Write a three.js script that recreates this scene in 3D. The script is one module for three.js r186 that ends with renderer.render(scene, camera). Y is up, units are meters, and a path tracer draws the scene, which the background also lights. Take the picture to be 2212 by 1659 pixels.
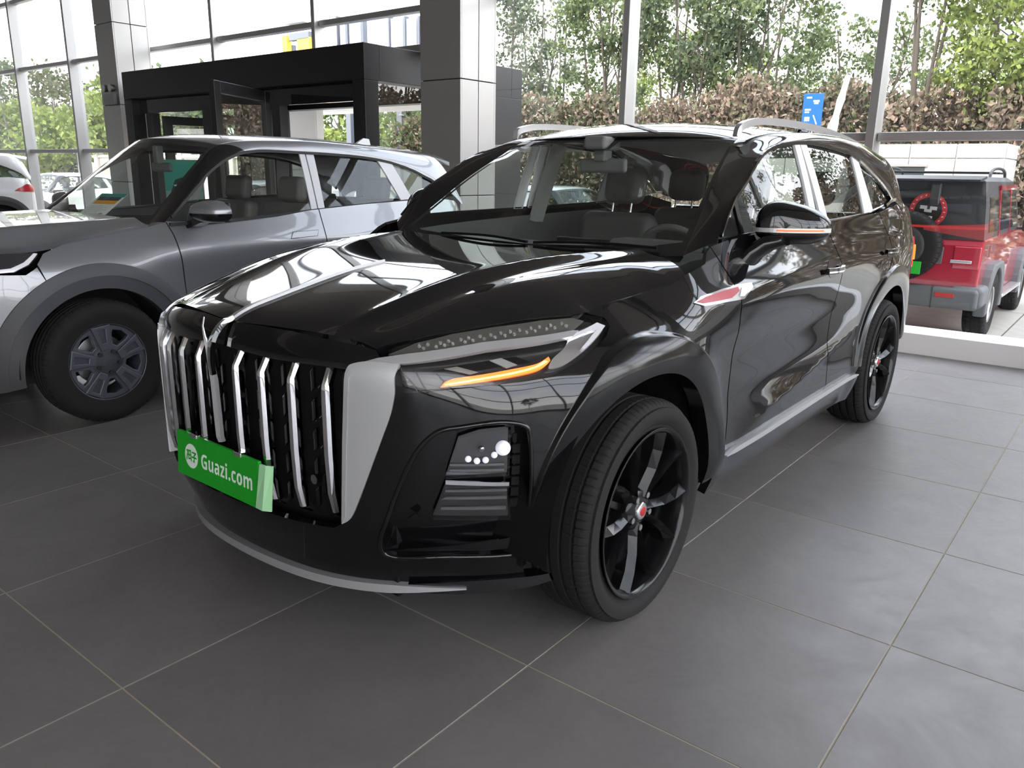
import * as THREE from 'three';
import { mergeGeometries, mergeVertices, toCreasedNormals } from 'three/addons/utils/BufferGeometryUtils.js';
import { RoundedBoxGeometry } from 'three/addons/geometries/RoundedBoxGeometry.js';
import { RectAreaLightUniformsLib } from 'three/addons/lights/RectAreaLightUniformsLib.js';
import { ImprovedNoise } from 'three/addons/math/ImprovedNoise.js';

// ---------------------------------------------------------------- camera, sky, sun, exposure
const scene = new THREE.Scene();
const FOCAL = 1716.03, PW = 2212, PH = 1659;                 // focal length in photo pixels
const camera = new THREE.PerspectiveCamera(2 * Math.atan(PH / 2 / FOCAL) * 180 / Math.PI, PW / PH, 0.05, 400);
camera.rotation.order = 'YXZ';
camera.rotation.set(-0.260551613, 0.665302505, 0.0167343919);
camera.position.set(1.20871, 1.39597, 0.83971);
camera.updateMatrixWorld();
const renderer = new THREE.WebGLRenderer({ antialias: true });
renderer.toneMapping = THREE.LinearToneMapping;
renderer.toneMappingExposure = 4.0;
renderer.shadowMap.enabled = true;
RectAreaLightUniformsLib.init();

let seed = 7;
const rnd = () => { seed = (seed * 1664525 + 1013904223) >>> 0; return seed / 4294967296; };
const rr = (a, b) => a + (b - a) * rnd();
const perlin = new ImprovedNoise();
const fbm = (x, y, z, o = 4) => { let s = 0, a = 0.5; for (let i = 0; i < o; i++) { s += a * perlin.noise(x, y, z); x *= 2.03; y *= 2.03; z *= 2.03; a *= 0.5; } return s; };

{ // bright hazy sky with thin cloud
  const w = 512, h = 256, d = new Float32Array(w * h * 4);
  for (let j = 0; j < h; j++) for (let i = 0; i < w; i++) {
    const lat = ((j + 0.5) / h - 0.5) * Math.PI, lon = (i + 0.5) / w * 2 * Math.PI;
    const x = Math.cos(lat) * Math.cos(lon), y = Math.sin(lat), z = Math.cos(lat) * Math.sin(lon);
    const up = Math.max(0, y);
    const c = THREE.MathUtils.smoothstep(fbm(x * 2.2, y * 4 + 3, z * 2.2, 5) * 1.6 + 0.36 - 0.25 * up, 0.1, 0.8);
    const blue = [1.42, 1.54, 1.76], cloud = [2.05, 1.99, 1.99], k = (j * w + i) * 4;
    for (let n = 0; n < 3; n++) {
      const clear = blue[n] * (1 - up) + [1.25, 1.40, 1.66][n] * up, hor = Math.exp(-up * 5);
      d[k + n] = (clear * (1 - c) + cloud[n] * c) * (1 - hor) + [2.0, 1.95, 1.94][n] * hor;
    }
    d[k + 3] = 1;
  }
  const t = new THREE.DataTexture(d, w, h, THREE.RGBAFormat, THREE.FloatType);
  t.mapping = THREE.EquirectangularReflectionMapping; t.magFilter = THREE.LinearFilter; t.needsUpdate = true;
  scene.background = t;
}
const sun = new THREE.DirectionalLight(0xfff1dc, 1.6);       // hazy sun, behind the building: it reaches only the yard outside
sun.position.set(-14, 34, 22); sun.target.position.set(-4, 0, -14); sun.castShadow = true; sun.shadow.radius = 6;
Object.assign(sun.shadow.camera, { left: -40, right: 40, top: 40, bottom: -40, near: 1, far: 120 });
scene.add(sun, sun.target);

// ---------------------------------------------------------------- helpers
const V3 = (x, y, z) => new THREE.Vector3(x, y, z);
const lin = (r, g, b) => new THREE.Color().setRGB(r, g, b);
const mat = (color, roughness = 0.6, metalness = 0, extra = {}) => new THREE.MeshPhysicalMaterial({ color: Array.isArray(color) ? lin(...color) : new THREE.Color(color), roughness, metalness, ...extra });
const used = new Map();
function numbered(n) { const k = used.get(n) ?? 0; used.set(n, k + 1); return k ? `${n}_${String(k).padStart(3, '0')}` : n; }
function mesh(name, geo, m, parent) {
  const o = new THREE.Mesh(Array.isArray(geo) ? join(geo) : geo, m);
  o.castShadow = o.receiveShadow = true; o.name = name; parent.add(o); return o;
}
function thing(name, label, category, pos = [0, 0, 0], turn = 0, group) {
  const o = new THREE.Group(); o.name = numbered(name); o.position.set(...pos); o.rotation.y = turn; scene.add(o);
  o.userData = { label, category }; if (group) o.userData.group = group; return o;
}
function struct(name, label, pos = [0, 0, 0]) {
  const o = new THREE.Group(); o.name = name; o.position.set(...pos); scene.add(o); o.userData = { kind: 'structure', label, category: name.split('_')[0] }; return o;
}
function copy(src, pos, turn, label) {
  const o = src.clone(); o.name = numbered(src.name.replace(/_\d{3}$/, '')); o.userData = { ...src.userData, label: label ?? src.userData.label };
  if (pos) o.position.set(...pos); if (turn !== undefined) o.rotation.y = turn; scene.add(o); return o;
}
function clean(g) { // position, normal, uv only, not indexed
  let q = g.index ? g.toNonIndexed() : g;
  for (const k of Object.keys(q.attributes)) if (!['position', 'normal', 'uv'].includes(k)) q.deleteAttribute(k);
  if (!q.attributes.normal) q.computeVertexNormals();
  if (!q.attributes.uv) q.setAttribute('uv', new THREE.BufferAttribute(new Float32Array(q.attributes.position.count * 2), 2));
  q.morphAttributes = {}; return q;
}
const join = (gs) => gs.length === 1 ? gs[0] : mergeGeometries(gs.map(clean));
const at = (g, x, y, z, rx = 0, ry = 0, rz = 0) => g.applyMatrix4(new THREE.Matrix4().makeRotationFromEuler(new THREE.Euler(rx, ry, rz)).setPosition(x, y, z));
const box = (x0, x1, y0, y1, z0, z1) => at(new THREE.BoxGeometry(x1 - x0, y1 - y0, z1 - z0), (x0 + x1) / 2, (y0 + y1) / 2, (z0 + z1) / 2);
const rbox = (x0, x1, y0, y1, z0, z1, r = 0.01, s = 2) => at(new RoundedBoxGeometry(x1 - x0, y1 - y0, z1 - z0, s, Math.min(r, (x1 - x0) / 2, (y1 - y0) / 2, (z1 - z0) / 2)), (x0 + x1) / 2, (y0 + y1) / 2, (z0 + z1) / 2);
const cyl = (r0, r1, h, n = 24) => new THREE.CylinderGeometry(r0, r1, h, n);
function tube(pts, r, n = 40, m = 10, closed = false) { return new THREE.TubeGeometry(new THREE.CatmullRomCurve3(pts.map((p) => Array.isArray(p) ? V3(...p) : p), closed), n, r, m, closed); }
const mirror = (g) => { // reflected across x = 0
  const q = clean(g.clone()), p = q.attributes.position, n = q.attributes.normal, u = q.attributes.uv;
  for (let i = 0; i < p.count; i++) { p.setX(i, -p.getX(i)); n.setX(i, -n.getX(i)); }
  for (const a of [p, n, u]) for (let i = 0; i < p.count; i += 3) for (let k = 0; k < a.itemSize; k++) {
    const b = a.array, t = b[(i + 1) * a.itemSize + k]; b[(i + 1) * a.itemSize + k] = b[(i + 2) * a.itemSize + k]; b[(i + 2) * a.itemSize + k] = t;
  }
  return q;
};
function pchip(pts) { // monotone cubic through [x, y] pairs
  const n = pts.length, x = pts.map((p) => p[0]), y = pts.map((p) => p[1]);
  if (n === 1) return () => y[0];
  const h = [], d = [], m = new Array(n).fill(0);
  for (let i = 0; i < n - 1; i++) { h[i] = x[i + 1] - x[i]; d[i] = (y[i + 1] - y[i]) / h[i]; }
  m[0] = d[0]; m[n - 1] = d[n - 2];
  for (let i = 1; i < n - 1; i++) m[i] = d[i - 1] * d[i] <= 0 ? 0 : (h[i - 1] + h[i]) * 3 / ((2 * h[i] + h[i - 1]) / d[i - 1] + (h[i] + 2 * h[i - 1]) / d[i]);
  return (t) => {
    if (t <= x[0]) return y[0] + m[0] * (t - x[0]); if (t >= x[n - 1]) return y[n - 1] + m[n - 1] * (t - x[n - 1]);
    let i = 0; while (t > x[i + 1]) i++;
    const s = (t - x[i]) / h[i], s2 = s * s, s3 = s2 * s;
    return y[i] * (2 * s3 - 3 * s2 + 1) + m[i] * h[i] * (s3 - 2 * s2 + s) + y[i + 1] * (3 * s2 - 2 * s3) + m[i + 1] * h[i] * (s3 - s2);
  };
}
function csp(pts) { // smooth (not monotone) natural-ish spline through [x, y] pairs: finite-difference tangents
  const n = pts.length, x = pts.map((p) => p[0]), y = pts.map((p) => p[1]), m = [];
  for (let i = 0; i < n; i++) { const a = Math.max(0, i - 1), b = Math.min(n - 1, i + 1); m[i] = (y[b] - y[a]) / (x[b] - x[a]); }
  return (t) => {
    if (t <= x[0]) return y[0] + m[0] * (t - x[0]); if (t >= x[n - 1]) return y[n - 1] + m[n - 1] * (t - x[n - 1]);
    let i = 0; while (t > x[i + 1]) i++;
    const h = x[i + 1] - x[i], s = (t - x[i]) / h, s2 = s * s, s3 = s2 * s;
    return y[i] * (2 * s3 - 3 * s2 + 1) + m[i] * h * (s3 - 2 * s2 + s) + y[i + 1] * (3 * s2 - 2 * s3) + m[i + 1] * h * (s3 - s2);
  };
}
const clamp = (x, a, b) => Math.min(b, Math.max(a, x));
const sstep = (x, a, b) => { const t = clamp((x - a) / (b - a), 0, 1); return t * t * (3 - 2 * t); };
const lerp = (a, b, t) => a + (b - a) * t;
// smooth curve through 2-D points; corners marked by a third entry stay sharp
function curve2(pts, closed = false, step = 8) {
  const out = [], n = pts.length, g = (i) => closed ? pts[(i + n) % n] : pts[clamp(i, 0, n - 1)];
  for (let i = 0; i < (closed ? n : n - 1); i++) {
    let p0 = g(i - 1); const p1 = g(i), p2 = g(i + 1); let p3 = g(i + 2);
    if (p1[2]) p0 = p1; if (p2[2]) p3 = p2;
    const L = Math.hypot(p2[0] - p1[0], p2[1] - p1[1]);
    const t1 = [0, 1].map((k) => (p2[k] - p0[k]) * 0.5 * Math.min(1, L / (1e-9 + 0.5 * Math.hypot(p2[0] - p0[0], p2[1] - p0[1]))));
    const t2 = [0, 1].map((k) => (p3[k] - p1[k]) * 0.5 * Math.min(1, L / (1e-9 + 0.5 * Math.hypot(p3[0] - p1[0], p3[1] - p1[1]))));
    for (let s = 0; s < step; s++) {
      const t = s / step, a = t * t, b = a * t;
      out.push([0, 1].map((k) => p1[k] * (2 * b - 3 * a + 1) + t1[k] * (b - 2 * a + t) + p2[k] * (3 * a - 2 * b) + t2[k] * (b - a)));
    }
  }
  if (!closed) out.push(pts[n - 1].slice(0, 2));
  return out;
}
const area2 = (p) => { let s = 0; for (let i = 0; i < p.length; i++) { const a = p[i], b = p[(i + 1) % p.length]; s += a[0] * b[1] - a[1] * b[0]; } return s / 2; };
function inside2(p, x, y) { let c = false; for (let i = 0, j = p.length - 1; i < p.length; j = i++) { const a = p[i], b = p[j]; if ((a[1] > y) !== (b[1] > y) && x < (b[0] - a[0]) * (y - a[1]) / (b[1] - a[1]) + a[0]) c = !c; } return c; }
function clipTo(poly, x0, y0, x1, y1) {
  const cut = (pts, inside, cross) => { const out = []; for (let i = 0; i < pts.length; i++) { const a = pts[i], b = pts[(i + 1) % pts.length], ia = inside(a), ib = inside(b); if (ia) out.push(a); if (ia !== ib) out.push(cross(a, b)); } return out; };
  const cx = (x) => (a, b) => [x, a[1] + (b[1] - a[1]) * (x - a[0]) / (b[0] - a[0])], cy = (y) => (a, b) => [a[0] + (b[0] - a[0]) * (y - a[1]) / (b[1] - a[1]), y];
  let p = cut(poly, (q) => q[0] >= x0, cx(x0)); if (p.length) p = cut(p, (q) => q[0] <= x1, cx(x1)); if (p.length) p = cut(p, (q) => q[1] >= y0, cy(y0)); if (p.length) p = cut(p, (q) => q[1] <= y1, cy(y1));
  return p;
}
// a sheet of body work: the outline in the surface's two coordinates, lifted by lift(p, q) -> [x, y, z]; out: a rough outward direction test
function normalOf(lift, p, q, sign) {
  const e = 1e-3, a = lift(p + e, q), b = lift(p - e, q), c = lift(p, q + e), d = lift(p, q - e);
  const u = [a[0] - b[0], a[1] - b[1], a[2] - b[2]], v = [c[0] - d[0], c[1] - d[1], c[2] - d[2]];
  const n = [u[1] * v[2] - u[2] * v[1], u[2] * v[0] - u[0] * v[2], u[0] * v[1] - u[1] * v[0]], l = sign / (Math.hypot(...n) || 1);
  return [n[0] * l, n[1] * l, n[2] * l];
}
function sheet(poly, lift, { res = 0.02, resq = res, sign = 1, flange = 0, push = 0, holes = [] } = {}) {
  poly = poly.map((p) => [p[0], p[1]]);
  for (const h of holes) { // keyhole
    let bi = 0, bj = 0, bd = 1e9; const hp = area2(h) * area2(poly) > 0 ? h.slice().reverse() : h;
    poly.forEach((a, i) => hp.forEach((b, j) => { const d = (a[0] - b[0]) ** 2 + (a[1] - b[1]) ** 2; if (d < bd) { bd = d; bi = i; bj = j; } }));
    poly = [...poly.slice(0, bi + 1), ...hp.slice(bj), ...hp.slice(0, bj + 1), ...poly.slice(bi)];
  }
  let x0 = 1e9, y0 = 1e9, x1 = -1e9, y1 = -1e9; for (const p of poly) { x0 = Math.min(x0, p[0]); x1 = Math.max(x1, p[0]); y0 = Math.min(y0, p[1]); y1 = Math.max(y1, p[1]); }
  const nx = Math.max(1, Math.ceil((x1 - x0) / res)), ny = Math.max(1, Math.ceil((y1 - y0) / resq)), dx = (x1 - x0) / nx, dy = (y1 - y0) / ny;
  const pos = [], nor = [], uv = [], idx = [], seen = new Map();
  const vert = (p) => {
    const k = `${Math.round(p[0] * 2e5)},${Math.round(p[1] * 2e5)}`; if (seen.has(k)) return seen.get(k);
    const n = normalOf(lift, p[0], p[1], sign), w = lift(p[0], p[1]), i = pos.length / 3;
    pos.push(w[0] + n[0] * push, w[1] + n[1] * push, w[2] + n[2] * push); nor.push(...n); uv.push(p[0], p[1]); seen.set(k, i); return i;
  };
  // outward winding: triangle (p,q) counter-clockwise gives the cross product of the two derivatives
  const tri = (a, b, c) => { if (a === b || b === c || a === c) return; sign > 0 ? idx.push(a, b, c) : idx.push(a, c, b); };
  const hit = new Set(); // cells the outline touches
  for (let i = 0; i < poly.length; i++) {
    const a = poly[i], b = poly[(i + 1) % poly.length], L = Math.max(Math.abs(b[0] - a[0]) / dx, Math.abs(b[1] - a[1]) / dy), m = Math.ceil(L * 4) + 1;
    for (let s = 0; s <= m; s++) { const x = (lerp(a[0], b[0], s / m) - x0) / dx, y = (lerp(a[1], b[1], s / m) - y0) / dy; for (const ex of [-0.02, 0.02]) for (const ey of [-0.02, 0.02]) hit.add(Math.floor(x + ex) * 10007 + Math.floor(y + ey)); }
  }
  for (let i = 0; i < nx; i++) for (let j = 0; j < ny; j++) {
    const a = x0 + i * dx, b = y0 + j * dy;
    if (!hit.has(i * 10007 + j)) {
      if (!inside2(poly, a + dx / 2, b + dy / 2)) continue;
      const q = [[a, b], [a + dx, b], [a + dx, b + dy], [a, b + dy]].map(vert); tri(q[0], q[1], q[2]); tri(q[0], q[2], q[3]); continue;
    }
    const c = clipTo(poly, a, b, a + dx, b + dy); if (c.length < 3) continue;
    const pts = []; for (const p of c) { const l = pts[pts.length - 1]; if (!l || Math.hypot(p[0] - l[0], p[1] - l[1]) > 1e-6) pts.push(p); }
    while (pts.length > 2 && Math.hypot(pts[0][0] - pts[pts.length - 1][0], pts[0][1] - pts[pts.length - 1][1]) < 1e-6) pts.pop();
    if (pts.length < 3) continue;
    if (area2(pts) < 0) pts.reverse();
    for (const f of THREE.ShapeUtils.triangulateShape(pts.map((p) => new THREE.Vector2(...p)), [])) {
      const [A, B, C] = f.map((k) => pts[k]); if (Math.abs((B[0] - A[0]) * (C[1] - A[1]) - (C[0] - A[0]) * (B[1] - A[1])) < 1e-10) continue;
      const s = (B[0] - A[0]) * (C[1] - A[1]) - (C[0] - A[0]) * (B[1] - A[1]) > 0; s ? tri(vert(A), vert(B), vert(C)) : tri(vert(A), vert(C), vert(B));
    }
  }
  const g = new THREE.BufferGeometry();
  g.setAttribute('position', new THREE.Float32BufferAttribute(pos, 3)); g.setAttribute('normal', new THREE.Float32BufferAttribute(nor, 3)); g.setAttribute('uv', new THREE.Float32BufferAttribute(uv, 2)); g.setIndex(idx);
  if (!flange) return g;
  const loops = [poly], fp = [];
  for (const lp of loops) for (let i = 0; i < lp.length; i++) {
    const a = lp[i], b = lp[(i + 1) % lp.length], m = Math.max(1, Math.ceil(Math.hypot(b[0] - a[0], b[1] - a[1]) / (res * 1.5)));
    for (let s = 0; s < m; s++) {
      const e = [0, 1].map((t) => { const p = lerp(a[0], b[0], (s + t) / m), q = lerp(a[1], b[1], (s + t) / m), n = normalOf(lift, p, q, sign), w = lift(p, q); return [[w[0] + n[0] * push, w[1] + n[1] * push, w[2] + n[2] * push], [w[0] + n[0] * (push - flange), w[1] + n[1] * (push - flange), w[2] + n[2] * (push - flange)]]; });
      fp.push(...e[0][0], ...e[0][1], ...e[1][0], ...e[1][0], ...e[0][1], ...e[1][1]);
    }
  }
  const f = new THREE.BufferGeometry(); f.setAttribute('position', new THREE.Float32BufferAttribute(fp, 3)); f.computeVertexNormals();
  return join([g, f]);
}
const grid = (nu, nv, lift, sign = 1) => { // full patch over the unit square
  const pos = [], nor = [], uv = [], idx = [];
  for (let j = 0; j <= nv; j++) for (let i = 0; i <= nu; i++) { const p = i / nu, q = j / nv; pos.push(...lift(p, q)); nor.push(...normalOf(lift, clamp(p, 1e-3, 1 - 1e-3), clamp(q, 1e-3, 1 - 1e-3), sign)); uv.push(p, q); }
  for (let j = 0; j < nv; j++) for (let i = 0; i < nu; i++) { const a = j * (nu + 1) + i, b = a + 1, c = a + nu + 2, d = a + nu + 1; sign > 0 ? idx.push(a, b, c, a, c, d) : idx.push(a, c, b, a, d, c); }
  const g = new THREE.BufferGeometry(); g.setAttribute('position', new THREE.Float32BufferAttribute(pos, 3)); g.setAttribute('normal', new THREE.Float32BufferAttribute(nor, 3)); g.setAttribute('uv', new THREE.Float32BufferAttribute(uv, 2)); g.setIndex(idx); return g;
};
// a bar swept along 3-D points with a rectangular (wide x high) section, up fixed
function strip(pts, w, h, up = [0, 1, 0], closed = false) {
  const P = pts.map((p) => Array.isArray(p) ? V3(...p) : p), U0 = Array.isArray(up[0]) ? up : P.map(() => up), gp = [], n = P.length;
  const fr = P.map((p, i) => { const t = P[closed ? (i + 1) % n : Math.min(n - 1, i + 1)].clone().sub(P[closed ? (i + n - 1) % n : Math.max(0, i - 1)]).normalize(), u = V3(...U0[i]), s = t.clone().cross(u).normalize(); u.copy(s).cross(t).normalize(); const ww = typeof w === 'function' ? w(i / (n - 1)) : w, hh = typeof h === 'function' ? h(i / (n - 1)) : h;
    return [[-1, -1], [1, -1], [1, 1], [-1, 1]].map(([a, b]) => p.clone().addScaledVector(s, a * ww / 2).addScaledVector(u, b * hh / 2)); });
  const quad = (a, b, c, d) => { for (const v of [a, b, c, a, c, d]) gp.push(v.x, v.y, v.z); };
  for (let i = 0; i < n - (closed ? 0 : 1); i++) { const A = fr[i], B = fr[(i + 1) % n]; for (let k = 0; k < 4; k++) quad(A[k], B[k], B[(k + 1) % 4], A[(k + 1) % 4]); }
  if (!closed) { quad(fr[0][0], fr[0][1], fr[0][2], fr[0][3]); const e = fr[n - 1]; quad(e[3], e[2], e[1], e[0]); }
  const g = new THREE.BufferGeometry(); g.setAttribute('position', new THREE.Float32BufferAttribute(gp, 3)); g.computeVertexNormals(); return g;
}
const extr = (pts, depth, bevel = 0, holes = []) => {
  const s = new THREE.Shape(pts.map((p) => new THREE.Vector2(p[0], p[1]))); for (const h of holes) s.holes.push(new THREE.Path(h.map((p) => new THREE.Vector2(p[0], p[1]))));
  return new THREE.ExtrudeGeometry(s, { depth: depth - 2 * bevel, bevelEnabled: bevel > 0, bevelSize: bevel, bevelThickness: bevel, bevelSegments: 2, steps: 1, curveSegments: 8 }).translate(0, 0, bevel);
};
// the photo's standpoint, used only to turn photo pixels into directions while measuring
const EYE = V3(1.20871, 1.39597, 0.83971), EYE_TURN = new THREE.Matrix4().makeRotationFromEuler(new THREE.Euler(-0.260551613, 0.665302505, 0.0167343919, 'YXZ'));
function pixelRay(px, py) { return V3((px - PW / 2) / FOCAL, -(py - PH / 2) / FOCAL, -1).applyMatrix4(EYE_TURN); }
const pixelOn = (px, py, axis, v) => { const d = pixelRay(px, py), c = EYE, t = (v - c[axis]) / d[axis]; return c.clone().addScaledVector(d, t); };
function noiseMap(n, f, { srgb = false, repeat = 1 } = {}) { // f(i/n, j/n) -> grey or [r, g, b], 0..1
  const d = new Uint8Array(n * n * 4);
  for (let j = 0; j < n; j++) for (let i = 0; i < n; i++) { const v = f(i / n, j / n), c = Array.isArray(v) ? v : [v, v, v], k = (j * n + i) * 4; for (let q = 0; q < 3; q++) d[k + q] = clamp(Math.round(c[q] * 255), 0, 255); d[k + 3] = 255; }
  const t = new THREE.DataTexture(d, n, n); t.magFilter = THREE.LinearFilter; t.wrapS = t.wrapT = THREE.RepeatWrapping; if (srgb) t.colorSpace = THREE.SRGBColorSpace; t.repeat.set(repeat, repeat); t.needsUpdate = true; return t;
}
const tileNoise = (u, v, f, z = 0, o = 4) => { const a = u * 2 * Math.PI, b = v * 2 * Math.PI, r = f / (2 * Math.PI); return fbm(Math.cos(a) * r + 5, Math.sin(a) * r + Math.cos(b) * r, Math.sin(b) * r + z, o); };
// ---------------------------------------------------------------- materials of the building
const M = {
  alu: mat([0.46, 0.455, 0.45], 0.42, 0.6), panel: mat([0.48, 0.47, 0.46], 0.42, 0.8), gap: mat([0.03, 0.03, 0.03], 0.8),
  black: mat([0.007, 0.007, 0.008], 0.42), pane: mat([0.95, 0.955, 0.95], 0, 0, { transmission: 1, thickness: 0, ior: 1.5 }),
  white: mat([0.78, 0.78, 0.77], 0.5), plaster: mat([0.55, 0.55, 0.54], 0.8), dark: mat([0.05, 0.05, 0.052], 0.6), ceil: mat([0.44, 0.40, 0.37], 0.85),
  chrome: mat([0.82, 0.82, 0.83], 0.12, 1), steel: mat([0.5, 0.5, 0.5], 0.3, 1), rubber: mat([0.012, 0.012, 0.012], 0.75),
};
const T = 0.8, GZ = -6.34, WF = -6.19;                        // tile, plane of the glass, inner face of the mullions
const XL = -21.53, XR = 6.31, ZB = 9.6, HC = 5.7;             // room

{ // floor of square tiles in recessed grout
  const fl = struct('floor', 'dark grey square porcelain floor tiles with pale grout');
  mesh('grout_bed', box(XL - 0.3, XR + 0.3, -0.2, -0.0012, -6.5, ZB + 0.3), mat([0.36, 0.32, 0.24], 0.9), fl);
  const rough = noiseMap(256, (u, v) => 0.40 + 0.10 * tileNoise(u, v, 6, 1) + 0.06 * tileNoise(u, v, 30, 4, 3));
  const cols = [0, 1, 2, 3].map((k) => noiseMap(256, (u, v) => { const n = 0.43 + 0.012 * (k - 1.5) * 0.6 + 0.03 * tileNoise(u, v, 4, k * 7) + 0.025 * tileNoise(u, v, 34, k * 3 + 2, 3); return n; }, { srgb: true }));
  const tm = cols.map((c) => mat([1.06, 0.975, 0.955], 1, 0, { map: c, roughnessMap: rough, ior: 1.52 }));
  const w = T - 0.0042, e = 0.0012;
  const tg = () => { const s = (x) => [[-x, -x], [x, -x], [x, x], [-x, x]].map(([a, b]) => [a, b]); const i = s(w / 2 - e), o = s(w / 2), p = [], q = (a, b, c, d) => { for (const v of [a, b, c, a, c, d]) p.push(...v); };
    q(...i.map(([x, z]) => [x, 0, -z])); for (let k = 0; k < 4; k++) { const m = (k + 1) % 4; q([o[k][0], -e, -o[k][1]], [o[m][0], -e, -o[m][1]], [i[m][0], 0, -i[m][1]], [i[k][0], 0, -i[k][1]]); q([o[k][0], -0.01, -o[k][1]], [o[m][0], -0.01, -o[m][1]], [o[m][0], -e, -o[m][1]], [o[k][0], -e, -o[k][1]]); }
    const g = new THREE.BufferGeometry(); g.setAttribute('position', new THREE.Float32BufferAttribute(p, 3)); g.computeVertexNormals();
    const uv = []; for (let k = 0; k < p.length; k += 3) uv.push(p[k] / T + 0.5, p[k + 2] / T + 0.5); g.setAttribute('uv', new THREE.Float32BufferAttribute(uv, 2)); return g; };
  const g0 = tg(), list = [], fr = new THREE.Frustum().setFromProjectionMatrix(new THREE.Matrix4().multiplyMatrices(camera.projectionMatrix, camera.matrixWorldInverse));
  for (let i = Math.floor(XL / T); i * T < XR; i++) for (let j = Math.floor(-6.25 / T); j * T < ZB; j++) {
    const c = V3((i + 0.5) * T, 0, (j + 0.5) * T); if (c.z - T / 2 < -6.41 || c.x < XL + 0.2 || c.x > XR - 0.2 || c.z > ZB - 0.2) { if (c.z > -6.4 - T / 2 && c.x > XL && c.x < XR && c.z < ZB) list.push([1e9, c, i, j]); continue; }
    list.push([fr.intersectsSphere(new THREE.Sphere(c, 0.5)) ? c.distanceTo(camera.position) : 1e6 + c.distanceTo(camera.position), c, i, j]);
  }
  list.sort((a, b) => a[0] - b[0]);
  const rest = [];
  list.forEach(([d, c, i, j], n) => {
    const turn = ((i * 7 + j * 13) & 3) * Math.PI / 2, k = ((i * 5 + j * 3) % 4 + 4) % 4;
    if (n < 260 && d < 1e5) { const o = mesh('tile', g0, tm[k], fl); o.position.copy(c); o.rotation.y = turn; } else rest.push(g0.clone().rotateY(turn).translate(c.x, c.y, c.z));
  });
  mesh('outer_tiles', join(rest), tm[1], fl).userData.kind = 'stuff';
}
// curtain walls: mullions, transoms, panes
function curtain(g, n, x0, pitch, rows, put, skip) { // put(geometry) turns wall coordinates (x along, y up, z out of the room) into place
  const TH = 0.035;
  for (let i = 0; i <= n; i++) {
    const x = x0 + i * pitch, lo = skip && skip(x, 0.5) ? 2.72 : rows[0];
    mesh('mullion', put(join([rbox(x - 0.035, x + 0.035, lo, HC, -0.15, 0.05, 0.006), box(x - 0.012, x + 0.012, lo, HC, 0.05, 0.065)])), M.alu, g);
    if (i === n) break;
    for (let k = 0; k < rows.length; k++) {
      const rise = (j) => (j === 1 && x > -4 && skip) ? 0.07 : 0, y = rows[k] + rise(k), y1 = (rows[k + 1] ?? HC) + rise(k + 1), parts = [[x + 0.035, x + pitch - 0.035]];
      for (const [a, b] of parts) {
        if (!(skip && skip((a + b) / 2, y + 0.02)) && k) mesh('transom', put(join([rbox(a + 0.004, b - 0.004, y - TH, y + TH, -0.085, 0.03, 0.012), box(a, b, y - 0.012, y + 0.012, 0.03, 0.045)])), M.alu, g);
        if (!(skip && skip((a + b) / 2, (y + y1) / 2))) mesh('window_pane', put(at(new THREE.BoxGeometry(b - a + 0.03, y1 - y - 2 * (k ? TH : 0) + 0.04, 0.0001), (a + b) / 2, (y + y1) / 2, 0)), M.pane, g);
      }
    }
  }
}
const PX0 = -10.85, PX1 = -5.64, PZ = -5.25;                  // entrance portal
{
  const wb = struct('wall_back', 'aluminium and glass curtain wall behind the cars');
  const skip = (x, y) => x > PX0 - 0.9 && x < PX1 + 0.35 && y < 2.7;
  curtain(wb, 12, -0.69 - 9 * 2.32, 2.32, [0.18, 1.65, 3.2, 4.42], (g) => g.applyMatrix4(new THREE.Matrix4().makeScale(1, 1, -1)).translate(0, 0, GZ) && fixWinding(g), skip);
  for (const [a, b] of [[XL, PX0], [PX1, XR]]) mesh('window_sill', [rbox(a, b, -0.01, 0.17, -6.62, -6.25, 0.004)], M.white, wb);
  // glass beside the portal, up to the posts
  for (const [a, b] of [[PX0 - 1.42, PX0], [PX1, -5.345]]) { mesh('window_pane', at(new THREE.BoxGeometry(b - a, 2.5, 0.0001), (a + b) / 2, 1.43, GZ), M.pane, wb); }
  mesh('lintel', rbox(-12.27, -5.31, 2.70, 2.80, GZ - 0.06, WF, 0.006), M.alu, wb);
}
function fixWinding(g) { const q = g.index; if (q) for (let i = 0; i < q.count; i += 3) { const t = q.getX(i); q.setX(i, q.getX(i + 1)); q.setX(i + 1, t); } else { const r = mirrorWinding(g); return r; } return g; }
function mirrorWinding(g) { for (const k of ['position', 'normal', 'uv']) { const a = g.attributes[k]; if (!a) continue; for (let i = 0; i < a.count; i += 3) for (let c = 0; c < a.itemSize; c++) { const s = a.itemSize, t = a.array[(i + 1) * s + c]; a.array[(i + 1) * s + c] = a.array[(i + 2) * s + c]; a.array[(i + 2) * s + c] = t; } } return g; }
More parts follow.
